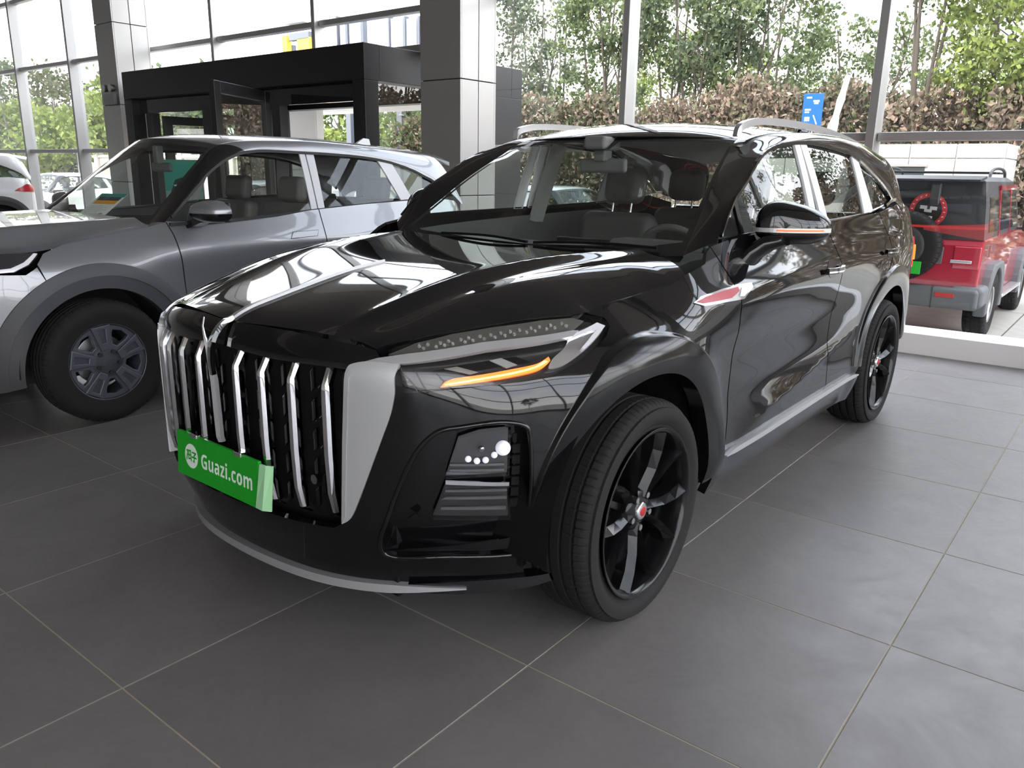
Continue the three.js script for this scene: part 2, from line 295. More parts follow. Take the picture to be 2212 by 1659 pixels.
{
  const wr = struct('wall_right', 'glass curtain wall along the open side of the showroom');
  curtain(wr, 6, -6.2, 2.6, [0.18, 1.62, 3.2, 4.42], (g) => g.applyMatrix4(new THREE.Matrix4().makeRotationY(Math.PI / 2)).applyMatrix4(new THREE.Matrix4().makeTranslation(XR, 0, 3.2)), null);
  mesh('window_sill', rbox(XR - 0.1, XR + 0.28, -0.01, 0.17, -6.25, ZB, 0.004), M.white, wr);
  const wl = struct('wall_left', 'plain pale end wall of the showroom'); mesh('wall_body', box(XL - 0.3, XL, -0.1, HC + 0.4, -6.6, ZB + 0.3), M.plaster, wl);
  const wf = struct('wall_front', 'plain pale wall of the showroom'); mesh('wall_body', box(XL - 0.3, XR + 0.3, -0.1, HC + 0.4, ZB, ZB + 0.3), M.plaster, wf);
  const ce = struct('ceiling', 'dark showroom ceiling with steel beams');
  mesh('slab', box(XL - 0.3, XR + 0.9, HC, HC + 0.35, -7.3, ZB + 0.3), M.ceil, ce);
  for (const x of [-18.73, -11.75, -4.77, 2.21]) mesh('beam', rbox(x - 0.18, x + 0.18, HC - 0.42, HC + 0.01, -6.2, ZB, 0.01), M.ceil, ce);
}
{ // clad columns: panels with dark open joints
  const W = 0.56, seamY = [0.0, 1.15, 2.30, 3.47, 4.64, HC];
  const make = (x1, n) => {
    const g = struct(`column_${n}`, ['silver clad square column left of the entrance portal', 'silver clad square column behind the black car', 'silver clad square column at the right of the glass wall'][n - 1]);
    g.userData.category = 'column';
    const x0 = x1 - W, z1 = -5.5, z0 = z1 - W, j = 0.005;
    mesh('core', box(x0 + 0.02, x1 - 0.02, 0, HC, z0 + 0.02, z1 - 0.02), M.gap, g);
    for (let k = 0; k + 1 < seamY.length; k++) {
      const a = seamY[k] + j, b = seamY[k + 1] - j;
      mesh('panel', rbox(x0, x1 - 0.0008, a, b, z1 - 0.022, z1, 0.003), M.panel, g);
      mesh('panel', rbox(x0, x1, a, b, z0, z0 + 0.022, 0.003), M.panel, g);
      for (const [p, q] of [[z0 + 0.024, (z0 + z1) / 2 - j], [(z0 + z1) / 2 + j, z1 - 0.0225]]) { mesh('panel', rbox(x1 - 0.022, x1, a, b, p, q, 0.003), M.panel, g); mesh('panel', rbox(x0, x0 + 0.022, a, b, p, q, 0.003), M.panel, g); }
    }
    return g;
  };
  make(-11.47, 1); make(-4.49, 2); make(2.49, 3);
}
{ // emergency lamp on the left column: two round heads on a small box
  const g = thing('emergency_light', 'small grey emergency light with two round heads on the left column', 'light', [-11.7, 2.36, -5.5]);
  mesh('body', rbox(-0.16, 0.16, -0.06, 0.1, 0, 0.06, 0.01), mat([0.3, 0.3, 0.3], 0.5), g);
  for (const s of [-1, 1]) { const h = mesh('lamp_head', at(cyl(0.06, 0.045, 0.07), s * 0.1, 0.18, 0.04, Math.PI / 2), M.steel, g); mesh('lens', at(cyl(0.05, 0.05, 0.004), s * 0.1, 0.18, 0.077, Math.PI / 2), mat([0.7, 0.7, 0.7], 0.1), h); }
}
{ // ---------------------------------------------------------------- black entrance portal through the glass wall
  const g = struct('door_1', 'black box-shaped entrance portal built through the glass wall'); g.userData.category = 'entrance';
  const B = 2.33, TOP = 2.70, ZE = -8.0;
  mesh('front_beam', rbox(PX0, PX1, B, TOP, PZ - 0.22, PZ, 0.008), M.black, g);
  mesh('back_beam', rbox(PX0, PX1, B, TOP, ZE, ZE + 0.22, 0.008), M.black, g);
  for (const [a, b] of [[PX0, PX0 + 0.2], [PX1 - 0.2, PX1]]) { mesh('side_beam', rbox(a + 0.001, b - 0.001, B, TOP - 0.001, ZE + 0.221, PZ - 0.221, 0.006), M.black, g); mesh('post', rbox(a, b, 0, B, PZ - 0.2, PZ - 0.0005, 0.008), M.black, g); mesh('post', rbox(a, b, -0.45, B, ZE, ZE + 0.95, 0.008), M.black, g); }
  mesh('roof_deck', box(PX0 + 0.2, PX1 - 0.2, TOP - 0.12, TOP - 0.04, ZE + 0.22, PZ - 0.22), M.black, g);
  mesh('porch_floor', box(PX0, PX1, -0.45, 0.0, ZE - 0.2, -6.5), mat([0.25, 0.24, 0.23], 0.6), g);
  mesh('header_glass', box(PX0 + 0.2, PX1 - 0.2, 2.13, B, PZ - 0.16, PZ - 0.12), mat([0.012, 0.012, 0.014], 0.05), g);
  for (const [z0, z1] of [[PZ - 0.2, -6.3], [-6.36, ZE + 0.95]]) mesh('side_glass', box(PX1 - 0.11, PX1 - 0.1099, 0.02, B, z1, z0), M.pane, g);
  mesh('mid_jamb', rbox(-8.95, -8.75, 0, 2.13, PZ - 0.2, PZ - 0.08, 0.006), M.black, g);
  mesh('mid_jamb', rbox(-7.42, -7.26, 0, 2.13, PZ - 0.2, PZ - 0.08, 0.006), M.black, g);
  mesh('mid_jamb', rbox(-10.42, -10.25, 0, 2.13, PZ - 0.2, PZ - 0.08, 0.006), M.black, g);
  // glass leaves in dark frames, one swung into the showroom, others inside
  const leaf = (x0, z0, x1, z1, h, lab) => {
    const d = thing('door_leaf', lab, 'door', [x0, 0, z0], Math.atan2(-(z1 - z0), x1 - x0), 'entrance door leaves'), L = Math.hypot(x1 - x0, z1 - z0), w = 0.13;
    mesh('stile', rbox(0, w, 0.01, h, -0.03, 0.03, 0.005), M.black, d); mesh('stile', rbox(L - w, L, 0.01, h, -0.03, 0.03, 0.005), M.black, d); mesh('rail', rbox(w, L - w, h - 0.12, h, -0.03, 0.03, 0.005), M.black, d); mesh('rail', rbox(w, L - w, 0.01, 0.18, -0.03, 0.03, 0.005), M.black, d);
    mesh('door_glass', box(w, L - w, 0.18, h - 0.12, -0.00005, 0.00005), M.pane, d); mesh('pull_handle', at(cyl(0.016, 0.016, 0.9, 12), L - 0.06, 1.1, -0.07), M.dark, d); const hd = mesh('pull_handle', at(cyl(0.016, 0.016, 0.9, 12), L - 0.06, 1.1, 0.07), M.dark, d); for (const y of [0.75, 1.45]) mesh('handle_mount', at(cyl(0.01, 0.01, 0.16, 8).rotateX(Math.PI / 2), L - 0.06, y, 0), M.dark, hd);
  };
  leaf(-7.30, -5.20, -6.66, -4.07, 2.27, 'black framed glass door leaf swung open into the showroom');
  leaf(-8.98, -5.5, -9.5, -6.35, 2.1, 'black framed glass door leaf standing open inside the portal');
  leaf(-10.28, -5.5, -10.1, -6.4, 2.1, 'black framed glass door leaf folded against the portal side');
  const cam = thing('ceiling_camera', 'small dome camera hanging under the portal ceiling', 'camera', [-8.0, 2.575, -6.6]);
  mesh('mount', at(cyl(0.05, 0.06, 0.05), 0, -0.03, 0), M.white, cam); mesh('dome', at(new THREE.SphereGeometry(0.055, 20, 12), 0, -0.085, 0), mat([0.02, 0.02, 0.02], 0.1), cam);
}
// ---------------------------------------------------------------- car body surfaces
// car axes: x = u across (0 on the centre line), y up, z = -a, where a runs from the nose to the tail
class BTable { // smooth (cubic B-spline) surface over a regular table
  constructor(x0, x1, nx, y0, y1, ny, f, soften = 1) {
    Object.assign(this, { x0, y0, nx, ny, dx: (x1 - x0) / nx, dy: (y1 - y0) / ny });
    let t = []; for (let i = 0; i <= nx; i++) { t[i] = []; for (let j = 0; j <= ny; j++) t[i][j] = f(x0 + i * this.dx, y0 + j * this.dy); }
    for (let s = 0; s < soften; s++) t = t.map((r, i) => r.map((_, j) => { let w = 0, v = 0; for (let k = -1; k <= 1; k++) for (let l = -1; l <= 1; l++) { const q = (k ? 1 : 2) * (l ? 1 : 2); w += q; v += q * t[clamp(i + k, 0, nx)][clamp(j + l, 0, ny)]; } return v / w; }));
    this.t = t;
  }
  at(x, y) {
    const X = clamp((x - this.x0) / this.dx, 0, this.nx - 1e-6), Y = clamp((y - this.y0) / this.dy, 0, this.ny - 1e-6), i = Math.floor(X), j = Math.floor(Y), a = X - i, b = Y - j;
    const w = (s) => [(1 - s) ** 3 / 6, (3 * s ** 3 - 6 * s * s + 4) / 6, (-3 * s ** 3 + 3 * s * s + 3 * s + 1) / 6, s ** 3 / 6], A = w(a), B = w(b); let v = 0;
    for (let k = 0; k < 4; k++) { const r = this.t[clamp(i + k - 1, 0, this.nx)]; for (let l = 0; l < 4; l++) v += A[k] * B[l] * r[clamp(j + l - 1, 0, this.ny)]; }
    return v;
  }
}
function natural(xs, ys) { // C2 cubic spline
  const n = xs.length, m = new Array(n).fill(0), c = [], d = [];
  c[0] = d[0] = 0;
  for (let i = 1; i < n - 1; i++) { const a = (xs[i] - xs[i - 1]), b = (xs[i + 1] - xs[i]), k = 2 * (a + b) - a * c[i - 1]; c[i] = b / k; d[i] = (6 * ((ys[i + 1] - ys[i]) / b - (ys[i] - ys[i - 1]) / a) - a * d[i - 1]) / k; }
  for (let i = n - 2; i > 0; i--) m[i] = d[i] - c[i] * m[i + 1];
  return (t) => { let lo = 0, hi = n - 1; t = clamp(t, xs[0], xs[n - 1]); while (hi - lo > 1) { const k = (lo + hi) >> 1; xs[k] > t ? hi = k : lo = k; } const h = xs[hi] - xs[lo], a = (xs[hi] - t) / h, b = (t - xs[lo]) / h; return a * ys[lo] + b * ys[hi] + ((a ** 3 - a) * m[lo] + (b ** 3 - b) * m[hi]) * h * h / 6; };
}
class Shell {
  // contour: [u, a] from the middle of the nose round to the middle of the tail; stations: [[u, a], [[y, offset], ...]]
  constructor(pos, contour, stations, y0, y1, extra = () => 0) {
    this.pos = V3(...pos);
    // the curve mirrored past both ends keeps it flat across the centre line
    const ext = [...contour.slice(1, 4).reverse().map(([u, a]) => [-u, a]), ...contour, ...contour.slice(-4, -1).reverse().map(([u, a]) => [-u, a])];
    const s = [0]; for (let i = 1; i < ext.length; i++) s[i] = s[i - 1] + Math.hypot(ext[i][0] - ext[i - 1][0], ext[i][1] - ext[i - 1][1]);
    const o = s[3]; for (let i = 0; i < s.length; i++) s[i] -= o;
    const fu = natural(s, ext.map((e) => e[0])), fa = natural(s, ext.map((e) => e[1]));
    this.P = s[s.length - 4]; this.cu = fu; this.ca = fa;
    this.dense = []; for (let i = 0; i <= 500; i++) { const p = this.P * i / 500; this.dense.push([fu(p), fa(p), p]); }
    const st = stations.map(([c, prof]) => [this.pOf(c[0], c[1]), pchip(prof)]);
    this.relief = new BTable(-0.1, this.P + 0.1, 150, y0 - 0.05, y1 + 0.05, 90, (p, y) => pchip(st.map(([q, f]) => [q, f(clamp(y, y0, y1))]))(clamp(Math.abs(p), 0, this.P)), 2);
    this.extra = extra;
    this.ring = (p, y) => this.lift(p, y); this.side = (a, y) => this.lift(this.pA(a), y);
    const pa = []; for (const [u, a, p] of this.dense) if (!pa.length || a > pa[pa.length - 1][0] + 1e-4) pa.push([a, p]);
    this.paTable = pa;
  }
  pOf(u, a) { let b = 1e9, q = 0; for (let i = 0; i < this.dense.length; i++) { const d = this.dense[i], e = (d[0] - Math.abs(u)) ** 2 + (d[1] - a) ** 2; if (e < b) { b = e; q = i; } } return this.dense[q][2]; }
  pA(a) { const t = this.paTable; let lo = 0, hi = t.length - 1; if (a <= t[0][0]) return t[0][1]; while (hi - lo > 1) { const k = (lo + hi) >> 1; t[k][0] > a ? hi = k : lo = k; } return lerp(t[lo][1], t[hi][1], (a - t[lo][0]) / (t[hi][0] - t[lo][0])); }
  off(p, y) { const q = Math.abs(p); return this.relief.at(q, y) + this.extra(q, y, this.ca(q)); }
  lift(p, y) {
    const s = p < 0 ? -1 : 1, q = Math.abs(p), e = 2e-3, du = (this.cu(q + e) - this.cu(q - e)), da = (this.ca(q + e) - this.ca(q - e)), l = Math.hypot(du, da) || 1, o = this.off(q, y);
    return [s * (this.cu(q) + da / l * o), y, -(this.ca(q) - du / l * o)];
  }
  ray(px, py) { return [EYE.clone().sub(this.pos), pixelRay(px, py)]; }
  march(px, py, f, t0 = 0.8, t1 = 9) { // first crossing of f along the pixel's ray, in car axes
    const [o, d] = this.ray(px, py); let pt = t0, pf = f(o.clone().addScaledVector(d, t0));
    for (let t = t0 + 0.02; t < t1; t += 0.02) {
      const v = f(o.clone().addScaledVector(d, t));
      if (pf > 0 && v <= 0) { let a = pt, b = t; for (let k = 0; k < 26; k++) { const m = (a + b) / 2; f(o.clone().addScaledVector(d, m)) > 0 ? a = m : b = m; } return o.clone().addScaledVector(d, (a + b) / 2); }
      pt = t; pf = v;
    }
    return null;
  }
  implicit(v) { // > 0 outside the ring surface
    const u = Math.abs(v.x), a = -v.z; let b = 1e9, q = 0; for (let i = 0; i < this.dense.length; i++) { const d = this.dense[i], e = (d[0] - u) ** 2 + (d[1] - a) ** 2; if (e < b) { b = e; q = i; } }
    const p = this.dense[q][2], e = 2e-3, du = this.cu(p + e) - this.cu(p - e), da = this.ca(p + e) - this.ca(p - e), l = Math.hypot(du, da);
    const sd = (u - this.dense[q][0]) * da / l - (a - this.dense[q][1]) * du / l; return sd - this.off(p, v.y);
  }
  pick(px, py) { const v = this.march(px, py, (w) => this.implicit(w)); if (!v) { console.log('no hit', px, py); return [0, 0.5]; } return [Math.sign(v.x) * this.pOf(v.x, -v.z), v.y]; }
  picks(list) { return list.map(([x, y, c]) => { const q = this.pick(x, y); return c ? [...q, c] : q; }); }
}
const circ2 = (cx, cy, r, a0, a1, n) => Array.from({ length: n + 1 }, (_, i) => { const t = lerp(a0, a1, i / n) * Math.PI / 180; return [cx + r * Math.cos(t), cy + r * Math.sin(t)]; });
// ---------------------------------------------------------------- wheels (axis along x, outer face towards +x, centre at the hub)
function tyreGeo(R, rim, w, block = 90, depth = 0.0035) {
  const h = w / 2, prof = [[rim - 0.012, -h * 0.78], [rim + 0.004, -h * 0.86], [rim + 0.012, -h * 0.86], [lerp(rim, R, 0.35), -h * 0.985], [lerp(rim, R, 0.55), -h], [lerp(rim, R, 0.75), -h * 0.97], [R - 0.022, -h * 0.9], [R - 0.008, -h * 0.80], [R - 0.003, -h * 0.70]];
  const groove = [-0.42, -0.14, 0.14, 0.42].map((k) => k * h * 1.25);
  const top = []; for (const g of groove) top.push([R, g - 0.0065], [R - 0.007, g - 0.0045], [R - 0.007, g + 0.0045], [R, g + 0.0065]);
  const all = [...prof, ...top, ...prof.map(([r, x]) => [r, -x]).reverse()];
  const N = block * 6, pos = [], idx = [];
  for (let i = 0; i <= N; i++) { const t = i / N * 2 * Math.PI; all.forEach(([r, x], k) => { const s = Math.abs(x) / h; let q = r; if (i % 6 === 0 && s > 0.45 && r > R - 0.024) q -= depth * (s > 0.87 ? 0.5 : 1); if (k > 1 && k < 6 || k < all.length - 2 && k > all.length - 7) q += 0; pos.push(x, q * Math.cos(t), q * Math.sin(t)); }); }
  const n = all.length; for (let i = 0; i < N; i++) for (let k = 0; k < n - 1; k++) { const a = i * n + k, b = a + 1, c = a + n + 1, d = a + n; idx.push(a, c, b, a, d, c); }
  const g = new THREE.BufferGeometry(); g.setAttribute('position', new THREE.Float32BufferAttribute(pos, 3)); g.setIndex(idx); return toCreasedNormals(g, 0.6);
}
const latheX = (pts, n = 64) => new THREE.LatheGeometry(pts.map(([r, x]) => new THREE.Vector2(r, x)), n).rotateZ(-Math.PI / 2); // [radius, x]
function prism(rows) { // loft of equal rings of 3-D points, ends closed
  const p = [], q = (a, b, c, d) => { for (const v of [a, b, c, a, c, d]) p.push(...v); }, n = rows[0].length;
  for (let i = 0; i + 1 < rows.length; i++) for (let k = 0; k < n; k++) { const m = (k + 1) % n; q(rows[i][k], rows[i][m], rows[i + 1][m], rows[i + 1][k]); }
  for (const [r, f] of [[rows[0], 1], [rows[rows.length - 1], 0]]) for (let k = 1; k + 1 < n; k++) { const t = f ? [r[0], r[k + 1], r[k]] : [r[0], r[k], r[k + 1]]; for (const v of t) p.push(...v); }
  const g = new THREE.BufferGeometry(); g.setAttribute('position', new THREE.Float32BufferAttribute(p, 3)); g.computeVertexNormals(); return g;
}
function blackWheel(mt) {
  const g = new THREE.Group(); g.name = 'wheel';
  const R = 0.364, r = 0.272, w = 0.235, f = 0.108;        // f: rim face
  mesh('tyre', tyreGeo(R, r, w), mt.tyre, g);
  mesh('rim', latheX([[r - 0.004, f - 0.005], [r + 0.006, f + 0.004], [r + 0.004, f + 0.008], [r - 0.008, f + 0.004], [r - 0.016, f - 0.012], [r - 0.026, f - 0.06], [r - 0.034, -0.09], [r - 0.004, -0.1]]), mt.rim, g);
  const sp = [];
  for (let k = 0; k < 5; k++) for (const s of [-1, 1]) {
    const th = k * 2 * Math.PI / 5 + Math.PI / 2, rows = [];
    for (const [rad, ang, hw, front, back] of [[0.045, 0.34, 0.015, 0.078, 0.0], [0.085, 0.24, 0.011, 0.082, 0.01], [0.14, 0.235, 0.010, 0.092, 0.02], [0.20, 0.28, 0.012, 0.100, 0.03], [r - 0.012, 0.35, 0.018, 0.106, 0.035]]) {
      const A = th + s * ang, c = [Math.cos(A), Math.sin(A)], t = [-c[1], c[0]], pt = (o, x) => [x, c[0] * rad + t[0] * o, c[1] * rad + t[1] * o];
      rows.push([pt(-hw * 1.3, back), pt(-hw * 1.15, front - 0.022), pt(-s * hw * 0.45, front + 0.003), pt(hw * 1.15, front - 0.022), pt(hw * 1.3, back)]);
    }
    sp.push(prism(rows));
  }
  for (const q of sp) mesh('spoke', q, mt.rim, g);
  mesh('hub', latheX([[0.0, 0.08], [0.034, 0.08], [0.062, 0.074], [0.072, 0.058], [0.075, -0.02], [0, -0.02]], 40), mt.rim, g);
  const cap = mesh('centre_cap', latheX([[0, 0.090], [0.024, 0.089], [0.030, 0.086], [0.032, 0.074]], 32), M.chrome, g);
  mesh('emblem', latheX([[0, 0.0925], [0.015, 0.092], [0.016, 0.088]], 32), mat([0.35, 0.012, 0.015], 0.25), cap);
  for (let k = 0; k < 5; k++) { const A = k * 2 * Math.PI / 5 + Math.PI / 2; mesh('wheel_bolt', at(cyl(0.0095, 0.0105, 0.03, 6).rotateZ(Math.PI / 2), 0.072, Math.cos(A) * 0.056, Math.sin(A) * 0.056), M.steel, g); }
  mesh('brake_disc', latheX([[0.06, 0.0], [0.165, 0.0], [0.165, -0.024], [0.06, -0.024]], 48), mat([0.35, 0.34, 0.33], 0.35, 1), g);
  return g;
}
function caliper(m) { const p = circ2(0, 0, 0.178, 0, 62, 10), q = circ2(0, 0, 0.105, 62, 0, 10); return at(extr([...p, ...q], 0.075, 0.01).rotateY(Math.PI / 2), -0.045, 0, 0); }
// ---------------------------------------------------------------- the black car
const P = {
  black: mat([0.0035, 0.0035, 0.0042], 0.035, 0, { ior: 1.52, specularIntensity: 1 }), trim: mat([0.004, 0.004, 0.0045], 0.12, 0, { specularIntensity: 0.75 }), matt: mat([0.006, 0.006, 0.0065], 0.7, 0, { specularIntensity: 0.3 }),
  silver: mat([0.40, 0.40, 0.40], 0.34, 0.35), chrome: mat([0.80, 0.80, 0.82], 0.08, 1), satin: mat([0.50, 0.50, 0.51], 0.26, 0.6),
  tyre: mat([0.013, 0.0125, 0.0125], 0.78, 0, { specularIntensity: 0.5 }), rim: mat([0.005, 0.005, 0.0055], 0.16, 0, { specularIntensity: 0.6 }),
  glass: mat([0.90, 0.95, 0.925], 0, 0, { transmission: 1, thickness: 0, ior: 1.52, specularIntensity: 0.75 }), tint: mat([0.36, 0.40, 0.38], 0, 0, { transmission: 1, thickness: 0, ior: 1.52, specularIntensity: 0.75 }), clear: mat([0.95, 0.95, 0.95], 0, 0, { transmission: 1, thickness: 0, ior: 1.5, specularIntensity: 0.6 }),
  inner: mat([0.13, 0.131, 0.127], 0.7), seat: mat([0.105, 0.10, 0.096], 0.55), lamp: mat([0.02, 0.02, 0.02], 0.2), red: mat([0.32, 0.012, 0.03], 0.25),
  amber: mat([0.9, 0.3, 0.05], 0.4, 0, { emissive: lin(1.0, 0.11, 0.005), emissiveIntensity: 0.26 }), drl: mat([0.45, 0.45, 0.48], 0.2, 0.3, { emissive: lin(0.9, 0.92, 1), emissiveIntensity: 0.09 }), white: mat([0.75, 0.75, 0.76], 0.3), led: mat([0.7, 0.7, 0.75], 0.2, 0, { emissive: lin(0.85, 0.85, 1), emissiveIntensity: 0.13 }),
};
const BX = -0.84, BZ = -0.39, FA = 0.872, RA = 3.642, HUB = 0.36, ARCH = 0.455;
const S = new Shell([BX, 0, BZ],
  [[0, 0], [0.15, 0.006], [0.3, 0.028], [0.42, 0.066], [0.53, 0.122], [0.63, 0.195], [0.72, 0.28], [0.80, 0.375], [0.86, 0.48], [0.90, 0.60], [0.93, 0.76], [0.945, 0.95], [0.95, 1.3], [0.95, 1.8], [0.95, 2.4], [0.95, 3.0], [0.95, 3.4], [0.945, 3.8], [0.92, 4.15], [0.885, 4.36], [0.82, 4.50], [0.70, 4.585], [0.5, 4.63], [0.25, 4.65], [0, 4.655]],
  [
    [[0, 0], [[0.2, -0.11], [0.25, -0.075], [0.32, -0.045], [0.38, -0.02], [0.45, 0], [0.6, 0], [0.85, 0], [0.90, -0.004], [0.93, -0.014], [0.955, -0.035], [0.975, -0.065], [1.0, -0.12], [1.3, -0.5]]],
    [[0.467, 0.087], [[0.2, -0.11], [0.25, -0.075], [0.32, -0.045], [0.38, -0.02], [0.45, 0], [0.6, 0], [0.85, 0], [0.89, -0.004], [0.92, -0.014], [0.945, -0.04], [0.965, -0.075], [1.0, -0.14], [1.3, -0.5]]],
    [[0.63, 0.195], [[0.2, -0.10], [0.27, -0.07], [0.35, -0.03], [0.5, -0.005], [0.65, 0], [0.8, 0], [0.87, -0.006], [0.91, -0.02], [0.94, -0.045], [0.97, -0.085], [1.0, -0.13], [1.3, -0.45]]],
    [[0.80, 0.375], [[0.2, -0.09], [0.3, -0.05], [0.45, -0.02], [0.6, 0], [0.75, 0.004], [0.83, -0.01], [0.88, -0.035], [0.92, -0.066], [0.96, -0.11], [1.0, -0.16], [1.3, -0.45]]],
    [[0.895, 0.58], [[0.2, -0.08], [0.3, -0.045], [0.5, -0.01], [0.68, 0], [0.78, 0], [0.85, -0.012], [0.90, -0.045], [0.95, -0.095], [1.0, -0.15], [1.3, -0.42]]],
    [[0.937, 0.92], [[0.2, -0.06], [0.3, -0.03], [0.5, 0], [0.7, 0.006], [0.82, 0.004], [0.88, -0.01], [0.93, -0.05], [0.965, -0.09], [1.0, -0.13], [1.05, -0.18], [1.3, -0.34]]],
    [[0.942, 1.25], [[0.2, -0.06], [0.28, -0.04], [0.4, -0.015], [0.6, -0.012], [0.78, -0.006], [0.90, -0.004], [0.96, -0.016], [1.0, -0.035], [1.05, -0.07], [1.09, -0.10], [1.15, -0.15], [1.3, -0.25]]],
    [[0.942, 1.5], [[0.2, -0.07], [0.30, -0.035], [0.40, -0.012], [0.5, -0.016], [0.62, -0.026], [0.75, -0.024], [0.88, -0.004], [0.95, -0.003], [1.0, -0.014], [1.06, -0.050], [1.12, -0.086], [1.18, -0.115], [1.3, -0.15]]],
    [[0.942, 2.1], [[0.2, -0.07], [0.30, -0.032], [0.40, -0.008], [0.5, -0.018], [0.62, -0.038], [0.75, -0.034], [0.88, -0.008], [0.95, 0.002], [1.0, -0.002], [1.06, -0.026], [1.12, -0.05], [1.2, -0.074], [1.3, -0.10]]],
    [[0.942, 2.75], [[0.2, -0.07], [0.30, -0.032], [0.40, -0.008], [0.5, -0.014], [0.62, -0.030], [0.75, -0.026], [0.88, -0.004], [0.96, 0.004], [1.02, -0.003], [1.08, -0.028], [1.14, -0.05], [1.22, -0.074], [1.3, -0.10]]],
    [[0.942, 3.25], [[0.2, -0.06], [0.30, -0.025], [0.40, -0.004], [0.5, -0.006], [0.65, -0.010], [0.8, -0.002], [0.92, 0.006], [0.99, 0.002], [1.05, -0.018], [1.12, -0.045], [1.22, -0.072], [1.3, -0.095]]],
    [[0.939, 3.69], [[0.2, -0.05], [0.30, -0.02], [0.5, 0], [0.7, 0.008], [0.85, 0.012], [0.95, 0.008], [1.02, -0.008], [1.1, -0.038], [1.22, -0.07], [1.3, -0.09]]],
    [[0.915, 4.2], [[0.2, -0.06], [0.35, -0.02], [0.5, 0], [0.8, 0.006], [0.95, 0.004], [1.05, -0.012], [1.15, -0.035], [1.25, -0.065], [1.3, -0.085]]],
    [[0.82, 4.5], [[0.2, -0.07], [0.35, -0.02], [0.5, 0], [0.8, 0], [0.98, 0], [1.1, -0.02], [1.2, -0.05], [1.3, -0.085]]],
    [[0.0, 4.655], [[0.2, -0.1], [0.35, -0.03], [0.5, 0], [0.8, -0.01], [1.0, -0.02], [1.15, -0.05], [1.3, -0.1]]],
  ], 0.2, 1.3,
  (p, y, a) => {
    let o = 0;
    for (const c of [FA, RA]) { const r = Math.hypot(a - c, y - HUB); o += 0.014 * Math.exp(-(((r - 0.5) / 0.085) ** 2)) * sstep(a, 0.4, 0.6); }
    const w = sstep(a, 1.55, 1.85) * (1 - sstep(a, 2.9, 3.25)), yc = 0.43 + 0.10 * (a - 1.55) + 0.03 * (a - 1.55) ** 2; // rising crease low on the doors
    o += w * 0.011 * Math.exp(-Math.sqrt((y - yc) ** 2 + 4e-5) / 0.05);
    const s = sstep(a, 1.15, 1.5) * (1 - sstep(a, 4.2, 4.4)), ys = 0.965 + 0.018 * (a - 1.5); // shoulder line through the handles
    o += s * 0.007 * Math.exp(-Math.sqrt((y - ys) ** 2 + 3e-5) / 0.035);
    return o;
  });
const G = (a, y) => 0.850 - 0.30 * (y - 1.2) - 0.14 * (y - 1.2) ** 2 - 0.11 * Math.max(0, 2.1 - a) ** 2 - 0.022 * Math.max(0, a - 2.8) ** 2; // side glass plane
const sideGlass = (a, y) => [G(a, y), y, -a];
const onGlass = (list) => list.map(([x, y, c]) => { const v = S.march(x, y, (w) => w.x - G(-w.z, w.y), 0.8, 9); return c ? [-v.z, v.y, c] : [-v.z, v.y]; });

const car = thing('car', 'glossy black SUV with vertical chrome grille bars and a green plate', 'car', [BX, 0, BZ]);
const both = (name, geo, m, parent = car) => [mesh(name, geo, m, parent), mesh(name, mirror(geo), m, parent)];
const toRing = (pts) => pts.map(([a, y, c]) => c ? [S.pA(a), y, c] : [S.pA(a), y]);

// ---- hood
const seamFront = S.picks([[516, 695], [572, 703], [633, 714], [700, 729], [763, 742]]), seamSide = S.picks([[810, 754], [890, 734], [977, 714], [1063, 700], [1173, 685], [1268, 675], [1310, 657], [1395, 630], [1459, 609], [1479, 594]]);
const s3 = (l) => l.map(([p, y]) => { const v = S.lift(p, y); return [v[0], -v[2], y]; });
const sf = s3(seamFront), ss = s3(seamSide);
ss.forEach((q, i) => { if (i && q[1] <= ss[i - 1][1]) q[1] = ss[i - 1][1] + 0.01; });
const U0 = ss[0][0];
const usA = pchip(ss.map((q) => [q[1], q[0]])), ysA = pchip(ss.map((q) => [q[1], q[2]]));
const afU = pchip([[0, sf[0][1] - 0.008], ...sf.filter((q) => q[0] > 0.08).map((q) => [q[0], q[1]]), [U0, ss[0][1]]]), yfU = pchip([[0, sf[0][2]], ...sf.filter((q) => q[0] > 0.08).map((q) => [q[0], q[2]]), [U0, ss[0][2]]]);
const spineY = natural([-0.1, 0.0, 0.08, 0.18, 0.35, 0.5, 0.64, 0.8, 1.0, 1.45], [0.935, 0.964, 0.984, 1.006, 1.041, 1.069, 1.089, 1.102, 1.110, 1.110]);
const creaseU = pchip([[0, 0.315], [0.25, 0.37], [0.6, 0.435], [0.93, 0.505], [1.45, 0.63]]), creaseR = pchip([[0, -0.042], [0.25, -0.018], [0.45, -0.003], [0.65, 0.006], [0.93, 0.014], [1.45, 0.022]]);
const hood0 = (u, a) => {
  const uc = creaseU(a), cr = creaseR(a), d = u - uc; let y = spineY(a);
  if (d < 0) y += cr * (u / uc) ** 2; else y += cr - 0.10 * d - 0.28 * d * d;
  const st = sstep(a, 0.12, 0.3) * (1 - 0.6 * sstep(a, 0.9, 1.35));
  y += st * (0.011 * Math.exp(-Math.sqrt(d * d + 6e-5) / 0.024) - 0.009 * Math.exp(-(((d - 0.07) / 0.045) ** 2)));
  y += 0.005 * Math.exp(-Math.sqrt(u * u + 2e-5) / 0.02) * (1 - sstep(a, 0.45, 0.66));           // raised spine
  return y;
};
const gDrop = (t) => t >= 1 ? 0 : (1 - t) ** 2.4;
const hood1 = (u, a) => { const q = clamp(a, ss[0][1], 1.5), us = usA(q); return hood0(u, a) - (hood0(us, q) - ysA(q)) * gDrop((us - u) / 0.19); };
